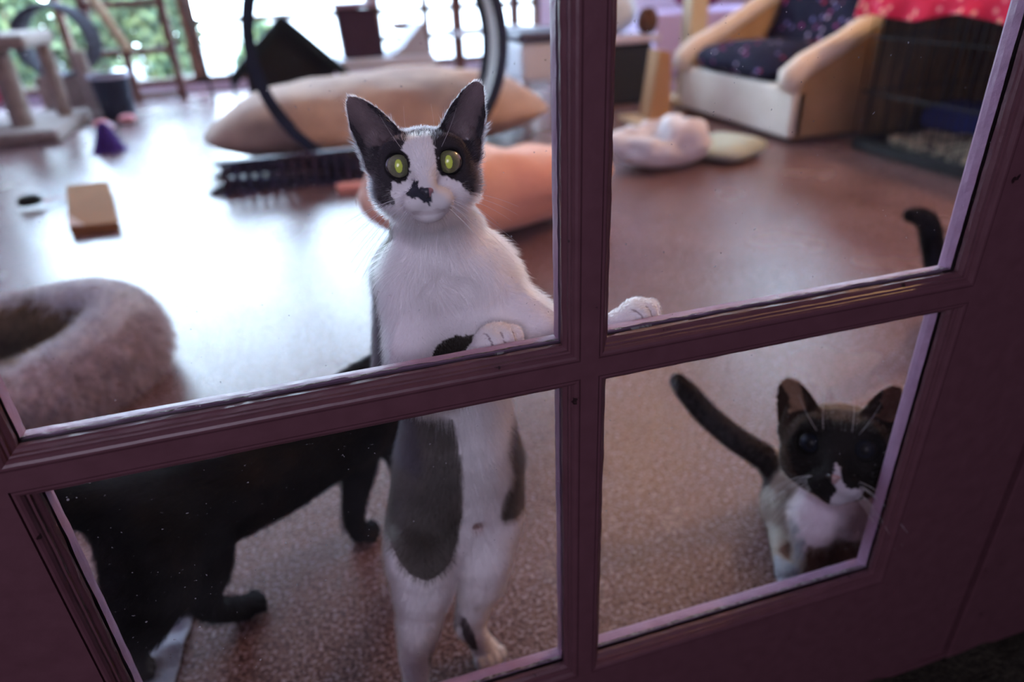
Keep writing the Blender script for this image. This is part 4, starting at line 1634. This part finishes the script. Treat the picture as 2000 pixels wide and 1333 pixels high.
# tail curling away behind
B.chain([((-0.0818, 0.2200, 0.1593), .018), ((-0.0733, 0.2700, 0.1300), .013), ((-0.0642, 0.3400, 0.0907), .011), ((-0.0588, 0.3800, 0.0655), .008)], .015)
cat_head(B, HO, HF, HS, (-53, -22, 55), (51, -22, 60))
V, Q, T, VN = B.mesh(3)
V = V + VN * 0.0
DG = np.array([.030, .026, .032])
BG = np.array([.040, .034, .029])
WH = np.array([.90, .875, .90])
WHITE_FACE = [(828, 268), (846, 262), (852, 300), (852, 322), (858, 342), (872, 346), (886, 352), (902, 375), (918, 392), (945, 396), (990, 410),
              (990, 520), (700, 520), (700, 388), (762, 396), (757, 372), (762, 350), (796, 340), (803, 332), (792, 318), (788, 300), (796, 275), (812, 262)]
WHITE_FACE = [((x - 828) * .4, -(y - 321) * .4) for x, y in WHITE_FACE]
NOSE_SPOT = [(789, 373), (797, 362), (807, 347), (814, 354), (812, 364), (824, 362), (838, 366), (839, 376), (831, 396), (818, 388), (804, 380), (794, 380)]
NOSE_SPOT = [((x - 828) * .4, -(y - 321) * .4) for x, y in NOSE_SPOT]
# coat patches on the body, outlined in the cat's own upright plane
def patch(pts, y):
    return pts
LEFT_PATCH = [(-0.1548, 0.4325), (-0.0966, 0.4073), (-0.0925, 0.3690), (-0.0920, 0.3294), (-0.0942, 0.2814), (-0.1007, 0.2429), (-0.1132, 0.2187), (-0.1405, 0.2108), (-0.1598, 0.2220), (-0.1761, 0.2472), (-0.1984, 0.2987), (-0.1805, 0.4210)]
RIGHT_PATCH = [(-0.0274, 0.3720), (0.0067, 0.3769), (0.0035, 0.2205), (-0.0333, 0.2335), (-0.0509, 0.2450), (-0.0485, 0.2683), (-0.0365, 0.2961), (-0.0347, 0.3098), (-0.0412, 0.3424)]
ARM_PATCH = [(-0.1161, 0.4909), (-0.1106, 0.5013), (-0.1004, 0.5067), (-0.0871, 0.5065), (-0.0738, 0.5029), (-0.0773, 0.4854), (-0.0901, 0.4673), (-0.1125, 0.4722)]
INNER_R = [(-0.1049, 0.0855), (-0.0981, 0.0876), (-0.0897, 0.0562), (-0.0874, 0.0310), (-0.0971, 0.0219), (-0.1037, 0.0519)]
SMUDGE = [(-0.1476, 0.0781), (-0.1347, 0.0914), (-0.1357, 0.0545), (-0.1482, 0.0209), (-0.1540, 0.0283)]
BACKY = lambda z: np.where(z > .50, .135, np.where(z > .30, .165, .19))


def mc_col(P, N):
    J = P + .0011 * np.stack([vnoise(P, 300), vnoise(P + 3, 300), vnoise(P + 7, 300)], 1)
    c = np.tile(WH, (len(P), 1))
    q = w2loc(HO, HF, HS, J)
    head = (q[:, 2] > -46) & (np.abs(q[:, 0]) < 70) & (q[:, 1] > -85) & (q[:, 1] < 30) & ((q[:, 2] > -34) | (q[:, 1] > -22) | (np.abs(q[:, 0]) > 60))
    body = ~head
    x, y, z = J.T
    g = body & ((y > BACKY(z) - np.where(N[:, 0] < -.35, .022, 0)) & (z > .17))
    g |= body & (y < .30) & inpoly(x, z, LEFT_PATCH) & (z > .17)
    g |= body & inpoly(x, z, RIGHT_PATCH)
    g |= body & inpoly(x, z, ARM_PATCH) & (y > .030)
    brown = BG * (1 + .5 * vnoise(P, 30))[:, None]
    brown = np.where((y > .125)[:, None] & (z > .33)[:, None], DG, brown)
    c[g] = brown[g]
    g2 = body & (inpoly(x, z, INNER_R) | inpoly(x, z, SMUDGE)) & (z < .2)
    c[g2] = np.array([.07, .06, .07])
    g3 = body & (z < .10) & (z > .05) & (y > .155)
    c[g3] = .12
    face = head & (q[:, 1] > -46)
    grey = head & ~(inpoly(q[:, 0], q[:, 2], WHITE_FACE) & (q[:, 1] > -62 + .0))
    grey |= head & (q[:, 2] > -12) & (q[:, 1] < -50)
    c[grey] = (DG * (1 + .25 * vnoise(P, 60))[:, None])[grey]
    # pale frosting where the fur thins at the top of the head
    ei = head & (q[:, 2] > 20)
    # inside of the ears
    for s_, tip in ((-1, (-53, -22, 55)), (1, (51, -22, 60))):
        b = np.array([s_ * 31.5, -24, 18.])
        t = np.array(tip, float)
        A = (t - b) / np.linalg.norm(t - b)
        a = (q - b) @ A
        w = np.linalg.norm((q - b) - a[:, None] * A, axis=1)
        Nl = (N @ np.asarray(HF).T)[:, 1]
        ins = head & (a > -9 + 4 * vnoise(P, 120)) & (a < 47) & (w < 13.5 - .12 * np.maximum(a, 0)) & (Nl > .25) & (q[:, 0] * s_ > 12) & (q[:, 2] > 16)
        mixk = (np.clip(1.15 - w / 15, 0, 1) * np.clip((a + 9) / 12, 0, 1))[:, None]
        c = np.where(ins[:, None], c * (1 - mixk) + np.array([.20, .15, .16]) * mixk, c)
    # dark rims of the eyes
    for s_ in (-1, 1):
        d = np.linalg.norm(q - np.array([s_ * 19.5, -2.5, 0]), axis=1)
        c[head & (d < 12.2)] = np.array([.02, .016, .018])
    spot = inpoly(q[:, 0], q[:, 2], NOSE_SPOT) & (q[:, 1] > 2) & head
    c[spot] = np.array([.035, .038, .055])
    mo = head & (q[:, 1] > 8) & (np.abs(q[:, 2] + 36 + .0) < 1.6) & (np.abs(q[:, 0]) < 13)
    c[mo] = c[mo] * .72 + np.array([.08, .04, .05])
    bare = body & (np.hypot((x - (-0.0792, 0.2549)[0]) / .006, (z - (-0.0792, 0.2549)[1]) / .005) < 1)
    c[bare] = np.array([.22, .10, .09])
    for pc_, ds in (((-0.0611, 0.0520, 0.5126), (.95, .25, .10)), ((0.0672, 0.0520, 0.5124), (.85, .50, .10))):
        pc_ = np.array(pc_)
        ds = np.array(ds) / np.linalg.norm(ds)
        near = np.linalg.norm(P - pc_, axis=1) < .030
        a = ((P - pc_) @ ds) / .0105
        for k_ in (-1.0, 0, .95):  # shade in the creases between the toes, painted into the coat colour
            ln = body & near & (np.abs(a - k_) < .06) & (y < pc_[1] - .004) & (z < pc_[2] + .010)
            c[ln] = np.array([.34, .28, .31])
    pad = body & (y < .047) & (z > .48) & (z < .508) & (np.abs(x) < .1)
    c[pad] = np.array([.45, .25, .25])
    return c


body_object('body', V, Q, mc_col(V, VN), SKINM, mc)


def mc_len(P, N):
    q = w2loc(HO, HF, HS, P)
    headw = np.clip((q[:, 2] + 44) / 14, 0, 1) * (np.abs(q[:, 0]) < 62) * (P[:, 2] > .60)
    facey = np.clip((q[:, 1] + 34) / 22, 0, 1)
    L = .0130 + (.0040 - .0130) * headw * np.clip(facey + .35, 0, 1)
    L = np.where(P[:, 2] < .30, .0095, L)
    L = np.where((P[:, 2] < .07), .004, L)
    pw = (P[:, 1] < .085) & (P[:, 2] > .47) & (P[:, 2] < .54)
    L = np.where(pw, .0030, L)
    earm = (q[:, 2] > 24) & (headw > .5)
    L = np.where(earm, .0030, L)
    # cheek ruff
    ruff = (headw > .2) & (np.abs(q[:, 0]) > 34) & (q[:, 2] < -4) & (q[:, 2] > -46)
    L = np.where(ruff, .0090, L)
    L = np.where((headw > .5) & (q[:, 2] > 14) & (q[:, 2] < 34) & (np.abs(q[:, 0]) < 26) & (q[:, 1] < -16), .0055, L)
    for s_ in (-1, 1):
        d = np.linalg.norm(q - np.array([s_ * 19.5, -4., 0]), axis=1)
        L = np.where(d < 13.5, 0, L)
        L = np.where((d >= 13.5) & (d < 18), .0016, L)
    nz = (np.abs(q[:, 0]) < 6.5) & (np.abs(q[:, 2] + 20.5) < 4.6) & (q[:, 1] > 12)
    L = np.where(nz, 0, L)
    mz = (q[:, 1] > 6) & (q[:, 2] < -12) & (headw > 0)
    L = np.where(mz & (L > 0), .0016, L)
    pk = (P[:, 1] < .05) & (P[:, 2] < .503) & (P[:, 2] > .47)
    L = np.where(pk, 0, L)
    lf = np.where(headw > .5, .38, .62)
    lf = np.where(mz, .15, lf)
    return L, lf


def mc_comb(P):
    q = w2loc(HO, HF, HS, P)
    d = np.stack([q[:, 0] * 1.0, -np.ones(len(P)) * 26, q[:, 2] + 16], 1)
    d /= np.linalg.norm(d, axis=1)[:, None]
    h = d @ np.asarray(HF)
    b = np.tile(np.array([0, .25, -1.0]), (len(P), 1))
    b[:, 0] += (P[:, 0] + .09) * 2.0
    up = np.clip((P[:, 2] - .60) / .02, 0, 1)[:, None]
    r = h * up + b * (1 - up)
    arm = (P[:, 2] > .48) & (P[:, 2] < .57) & (P[:, 0] > -.045) & (P[:, 1] < .11)
    r[arm] = np.array([.8, -.5, .1])
    wr = np.exp(-(((P[:, 0] - (-0.0938, 0.5446)[0]) / .03) ** 2 + ((P[:, 2] - (-0.0938, 0.5446)[1]) / .04) ** 2))[:, None]
    r = r + (.20 + 1.3 * wr) * np.stack([vnoise(P, 75), vnoise(P + 5, 75), vnoise(P + 8, 75)], 1)
    return r


def mc_w(C):
    q = w2loc(HO, HF, HS, C)
    w = np.where(C[:, 2] > .6, 2.6, 1.0)
    w = np.where(C[:, 1] > .20, .3, w)
    return w


coat(mc, V, Q, T, VN, 190000, mc_len, mc_col, mc_comb, .00011, weight=mc_w)
eye(mc, HO, HF, HS, -1, (.15, .16, .085), (.21, .22, .13), (.75, .92, .13), (0.0, 1, .02), pr=(2.7, 5.1))  # eyeshine is painted in as the bright yellow-green pupil colour
eye(mc, HO, HF, HS, 1, (.125, .13, .05), (.18, .185, .085), (.75, .92, .13), (-0.0, 1, .02), pr=(2.7, 5.1))  # same painted eyeshine in this pupil
nose(mc, HO, HF, HS, lambda x, z: (.035, .038, .055) if x < 1.6 else (.42, .22, .27))
whiskers(mc, HO, HF, HS, np.random.default_rng(3), 12, 60, .25)

# ------------------------------------------------------------------ black cats
def black_col(tint):
    def f(P, N):
        n = np.clip(vnoise(P, 16) * .7 + vnoise(P, 45) * .5, -1, 1)[:, None]
        base = np.array([.0045, .0045, .0065])
        return np.clip(base + np.array([.018, .010, .005]) * np.maximum(n - tint, 0), 0, 1)
    return f


def plain_len(l, paws=.012):
    def f(P, N):
        L = np.full(len(P), l)
        L = np.where(P[:, 2] < .035, l * .4, L)
        return L, np.full(len(P), .40)
    return f


bc = thing('cat', (-0.3905, 0.3913, 0.0000), 'black cat walking past behind the standing cat, tail to the left', 'cat')
B = Body((-.70, .12, -.004), (.09, .62, .36), .0028)
B.chain([((-0.4271, 0.2650, 0.2437), .050), ((-0.3857, 0.2800, 0.2379), .056), ((-0.3057, 0.3250, 0.2314), .058), ((-0.2255, 0.3750, 0.2329), .056), ((-0.1688, 0.4050, 0.2425), .052)], .03)
B.chain([((-0.1682, 0.4050, 0.2467), .048), ((-0.1214, 0.4300, 0.2731), .040), ((-0.0807, 0.4500, 0.2707), .036)], .03)
BO = np.array((-0.0490, 0.4150, 0.2573))
BF = frame_axes((.75, -.35, -.12))
cat_head(B, BO, BF, 1.1, (-46, -24, 52), (46, -24, 52))
# forelegs
def leg(B, pts, fwd=(.9, .3, 0)):
    B.chain(pts, .018)
    c = np.array(pts[-1][0])
    f = np.array(fwd, float)
    f /= np.linalg.norm(f)
    s_ = np.array([-f[1], f[0], 0])
    paw(B, c + f * .006, f, s_, (0, 0, 1), 1.3, curl=.6)
leg(B, [((-0.1795, 0.3850, 0.2320), .036), ((-0.1904, 0.3850, 0.1720), .024), ((-0.2057, 0.3950, 0.1014), .0165), ((-0.2149, 0.4100, 0.0402), .0135), ((-0.2106, 0.4149, 0.0130), .0135)], (.5, -.1, 0))
leg(B, [((-0.1295, 0.4400, 0.1637), .032), ((-0.1229, 0.4500, 0.1052), .022), ((-0.1215, 0.4550, 0.0378), .0155), ((-0.1198, 0.4512, 0.0130), .0135)], (.6, .2, 0))
# far hind leg and near hind leg
leg(B, [((-0.3953, 0.3000, 0.1947), .045), ((-0.4022, 0.2950, 0.1318), .033), ((-0.4130, 0.2850, 0.0907), .021), ((-0.4049, 0.2850, 0.0590), .015), ((-0.3805, 0.3176, 0.0150), .0150)], (.8, .25, 0))
leg(B, [((-0.4258, 0.2450, 0.2379), .052), ((-0.4360, 0.2250, 0.1891), .047), ((-0.4566, 0.2100, 0.1549), .034), ((-0.4889, 0.2150, 0.1008), .021), ((-0.5151, 0.2510, 0.0200), .015)], (.8, .25, 0))
B.cap((-0.4404, 0.2500, 0.2610), (-0.4506, 0.2350, 0.2003), .030, .026, .03)
# tail
B.chain([((-0.4400, 0.2620, 0.2695), .030), ((-0.4658, 0.2520, 0.2857), .024), ((-0.4948, 0.2450, 0.3003), .023), ((-0.5261, 0.2500, 0.3125), .021), ((-0.5595, 0.2600, 0.3070), .014)], .025)
V, Q, T, VN = B.mesh(2)
bcol = black_col(.15)
body_object('body', V, Q, bcol(V, VN), SKINM, bc)
coat(bc, V, Q, T, VN, 42000, plain_len(.012), bcol, lambda P: np.tile(np.array([-.9, -.3, -.45]), (len(P), 1)) + .4 * np.stack([vnoise(P, 30), vnoise(P + 5, 30), vnoise(P + 8, 30)], 1), .00016, mat=DARKF)
for q_ in (-1, 1):
    eye(bc, BO, BF, 1.1, q_, (.3, .3, .05), (.35, .3, .05), (.01, .01, .01), (0, 1, 0))
nose(bc, BO, BF, 1.1, lambda x, z: (.02, .018, .02))

# the cat of whom mostly the raised tail shows, by the right stile
tc_ = thing('cat', (1.20, .62, 0), 'black cat by the right stile showing only its raised hooked tail', 'cat')
B = Body((.93, .47, -.004), (1.62, .80, .50), .0032)
B.chain([((1.0706, 0.6000, 0.1443), .024), ((1.0405, 0.6000, 0.1965), .0215), ((1.0107, 0.6000, 0.2578), .0210), ((0.9896, 0.6000, 0.2969), .0195), ((0.9653, 0.6000, 0.3141), .0165), ((0.9409, 0.6000, 0.3205), .0120), ((0.9199, 0.6000, 0.3243), .0065)], .010)
tb_ = np.array((1.0706, 0.6000, 0.1443))
B.chain([(tb_, .024), (tb_ + [.03, .01, -.03], .028), (tb_ + [.075, .015, -.045], .050), (tb_ + [.2, .03, -.05], .056), (tb_ + [.33, .04, -.02], .048), (tb_ + [.39, .045, .02], .036)], .03)
zb = tb_[2]
for dx, dy in ((.08, -.03), (.10, .05), (.31, -.02), (.33, .07)):
    leg(B, [(tb_ + [dx, .02 + dy * .8, -.06], .034), (tb_ + [dx + (-.02 if dx < .2 else 0), .02 + dy, -zb * .55], .019), (np.array([tb_[0] + dx, tb_[1] + .02 + dy, .014]), .013)], (1, .1, 0))
TO = tb_ + [.455, .045, .05]
TF = frame_axes((1, -.1, -.05))
cat_head(B, TO, TF, 1.1, (-46, -24, 52), (46, -24, 52))
V, Q, T, VN = B.mesh(2)
body_object('body', V, Q, bcol(V, VN), SKINM, tc_)
coat(tc_, V, Q, T, VN, 14000, plain_len(.010), bcol, lambda P: np.tile(np.array([-.8, 0, -.3]), (len(P), 1)), .00022, mat=DARKF)
for q_ in (-1, 1):
    eye(tc_, TO, TF, 1.1, q_, (.3, .3, .05), (.35, .3, .05), (.01, .01, .01), (0, 1, 0))
nose(tc_, TO, TF, 1.1, lambda x, z: (.02, .018, .02))

# ------------------------------------------------------------------ the seal point cat sitting at the lower right pane
sc_ = thing('cat', (0.4086, 0.1163, 0.0000), 'sitting brown-masked cat with white nose blaze and chest, dark tail out', 'cat')
SO = np.array((0.3559, 0.0880, 0.2669))
SS = 0.6118 / .4 * .985
SF = frame_axes(np.array((-0.1833, -0.4306, 0.7800)) + np.array([-.02, 0, -.22]) - SO, roll=math.radians(9))
B = Body((.18, .033, -.004), (.68, .50, .42), .0026)
cat_head(B, SO, SF, SS, (-43, -26, 49), (39, -26, 49), wide=1.10)
nk = loc2w(SO, SF, SS, (0, -44, -20))
B.chain([(nk, .046), ((0.4527, 0.1500, 0.1204), .052), ((0.4548, 0.1350, 0.0564), .050), ((0.4519, 0.1300, 0.0120), .038)], .03)
B.chain([((0.4715, 0.1650, 0.1121), .052), ((0.5095, 0.2200, 0.0872), .062), ((0.5346, 0.2700, 0.0257), .066)], .04)
B.ell((0.4423, 0.2150, 0.0449), (.054, .062, .066), None, .03)
B.ell((0.6211, 0.2350, 0.0020), (.050, .062, .062), None, .03)
leg(B, [((0.3937, 0.1350, 0.1043), .032), ((0.3801, 0.1150, 0.0609), .019), ((0.3869, 0.1150, 0.0091), .0145), ((0.3606, 0.0799, 0.0140), .0145)], (-.1, -1, 0))
leg(B, [((0.4929, 0.1350, 0.0442), .030), ((0.4617, 0.1100, 0.0183), .019), ((0.4522, 0.1050, -0.0038), .0145), ((0.4129, 0.0684, 0.0140), .0145)], (-.1, -1, 0))
leg(B, [((0.4100, 0.1900, 0.0099), .026), ((0.3623, 0.1266, 0.0160), .016)], (-.2, -1, 0))
leg(B, [((0.6334, 0.2000, -0.0492), .026), ((0.5301, 0.0989, 0.0160), .016)], (.1, -1, 0))
B.chain([((0.4645, 0.2700, 0.0349), .024), ((0.4297, 0.2850, 0.0798), .0200), ((0.3781, 0.3000, 0.1227), .0178), ((0.3363, 0.3200, 0.1632), .0165), ((0.3058, 0.3350, 0.2033), .0150), ((0.2914, 0.3450, 0.2235), .0105)], .02)
V, Q, T, VN = B.mesh(2)
SBROWN, SDARK, SCREAM, SWHITE = np.array([.030, .016, .011]), np.array([.0055, .004, .004]), np.array([.34, .30, .26]), np.array([.66, .58, .66])


def sc_col(P, N):
    J = P + .004 * np.stack([vnoise(P, 90), vnoise(P + 3, 90), vnoise(P + 7, 90)], 1)
    q = w2loc(SO, SF, SS, J)
    x, y, z = J.T
    c = np.tile(SCREAM, (len(P), 1)) * (1 + .3 * vnoise(P, 22))[:, None]
    headm = (q[:, 2] > -46) & (q[:, 1] > -60) & (np.abs(q[:, 0]) < 66) & ((q[:, 2] > -30) | (q[:, 1] > -16))
    # white chest
    cx, cz = (0.4086, 0.1305)
    chest = (~headm) & (y < .17) & (np.abs(x - cx) < .050) & (z > .075) & (z < .26)
    c[chest] = SWHITE
    tan = (~headm) & (y < .17) & (np.hypot((x - (0.4771, 0.0603)[0]) / .030, (z - (0.4771, 0.0603)[1]) / .022) < 1)
    c[tan] = np.array([.20, .095, .05])
    lg = (~headm) & (z < .085) & (y < .16) & (x > (0.3640, 0.0520)[0])
    c[lg] = np.array([.10, .045, .03])
    gl = (~headm) & (x < (0.3614, 0.0529)[0]) & (z < .12)
    c[gl] = np.array([.30, .32, .38])
    tail = (x < (0.4352, 0.0821)[0]) & (y > .24) & (z > .04)
    c[tail] = np.array([.009, .007, .008])
    c[headm] = SDARK
    rr = np.hypot(q[:, 0] / 40, (q[:, 2] + 6) / 38)
    edge = headm & ((rr > .90) | ((q[:, 2] > 20) & (np.abs(q[:, 0]) < 24)))
    c[edge] = SBROWN * .8
    top = headm & (q[:, 2] > 20) & (np.abs(q[:, 0]) < 17) & (q[:, 1] < -22)
    c[top] = np.array([.085, .055, .035])
    for s_ in (-1, 1):
        b = np.array([s_ * 31.5, -24, 18.])
        t = np.array([s_ * 41., -26, 49])
        A = (t - b) / np.linalg.norm(t - b)
        a = (q - b) @ A
        w = np.linalg.norm((q - b) - a[:, None] * A, axis=1)
        Nl = (N @ np.asarray(SF).T)[:, 1]
        ins = headm & (a > 2) & (a < 34) & (w < 7.5) & (Nl > .25)
        c[ins] = np.array([.20, .12, .08])
    bl = headm & inpoly(q[:, 0], q[:, 2], [(-1, -13), (2, -7), (5, -13), (7, -20), (10, -26), (18, -26), (20, -33), (14, -43), (4, -50), (-2, -47), (0, -36), (2, -27), (-1, -21)]) & (q[:, 1] > -14)
    c[bl] = np.array([.52, .48, .54])
    return np.clip(c, 0, 1)


def sc_len(P, N):
    q = w2loc(SO, SF, SS, P)
    headm = (q[:, 2] > -46) & (q[:, 1] > -60) & (np.abs(q[:, 0]) < 66)
    L = np.where(headm, .005, .012)
    L = np.where(P[:, 2] < .03, .004, L)
    L = np.where((P[:, 0] < (0.4352, 0.0821)[0]) & (P[:, 1] > .24), .006, L)
    L = np.where(headm & (q[:, 1] > 4), .0022, L)
    for s_ in (-1, 1):
        d = np.linalg.norm(q - np.array([s_ * 19.5, -4., 0]), axis=1)
        L = np.where(d < 13.5, 0, L)
    nz = (np.abs(q[:, 0]) < 6.5) & (np.abs(q[:, 2] + 20.5) < 4.6) & (q[:, 1] > 12)
    return np.where(nz, 0, L), np.where(headm, .25, .40)


def sc_comb(P):
    q = w2loc(SO, SF, SS, P)
    d = np.stack([q[:, 0], -np.ones(len(P)) * 26, q[:, 2] + 16], 1)
    d /= np.linalg.norm(d, axis=1)[:, None]
    h = d @ np.asarray(SF)
    up = ((q[:, 2] > -46) & (q[:, 1] > -60))[:, None]
    b = np.tile(np.array([0, .3, -1.0]), (len(P), 1))
    return np.where(up, h, b) + .3 * np.stack([vnoise(P, 30), vnoise(P + 5, 30), vnoise(P + 8, 30)], 1)


body_object('body', V, Q, sc_col(V, VN), SKINM, sc_)
coat(sc_, V, Q, T, VN, 60000, sc_len, sc_col, sc_comb, .00018)
for q_ in (-1, 1):
    eye(sc_, SO, SF, SS, q_, (.006, .009, .018), (.007, .010, .020), (.004, .004, .006), (0, 1, .05), pr=(3.2, 5.0), r=9.2, mat=DIMEYE)
nose(sc_, SO, SF, SS, lambda x, z: (.02, .015, .015) if x < -1 else (.40, .25, .26))
whiskers(sc_, SO, SF, SS, np.random.default_rng(5), 7, 40, .3)
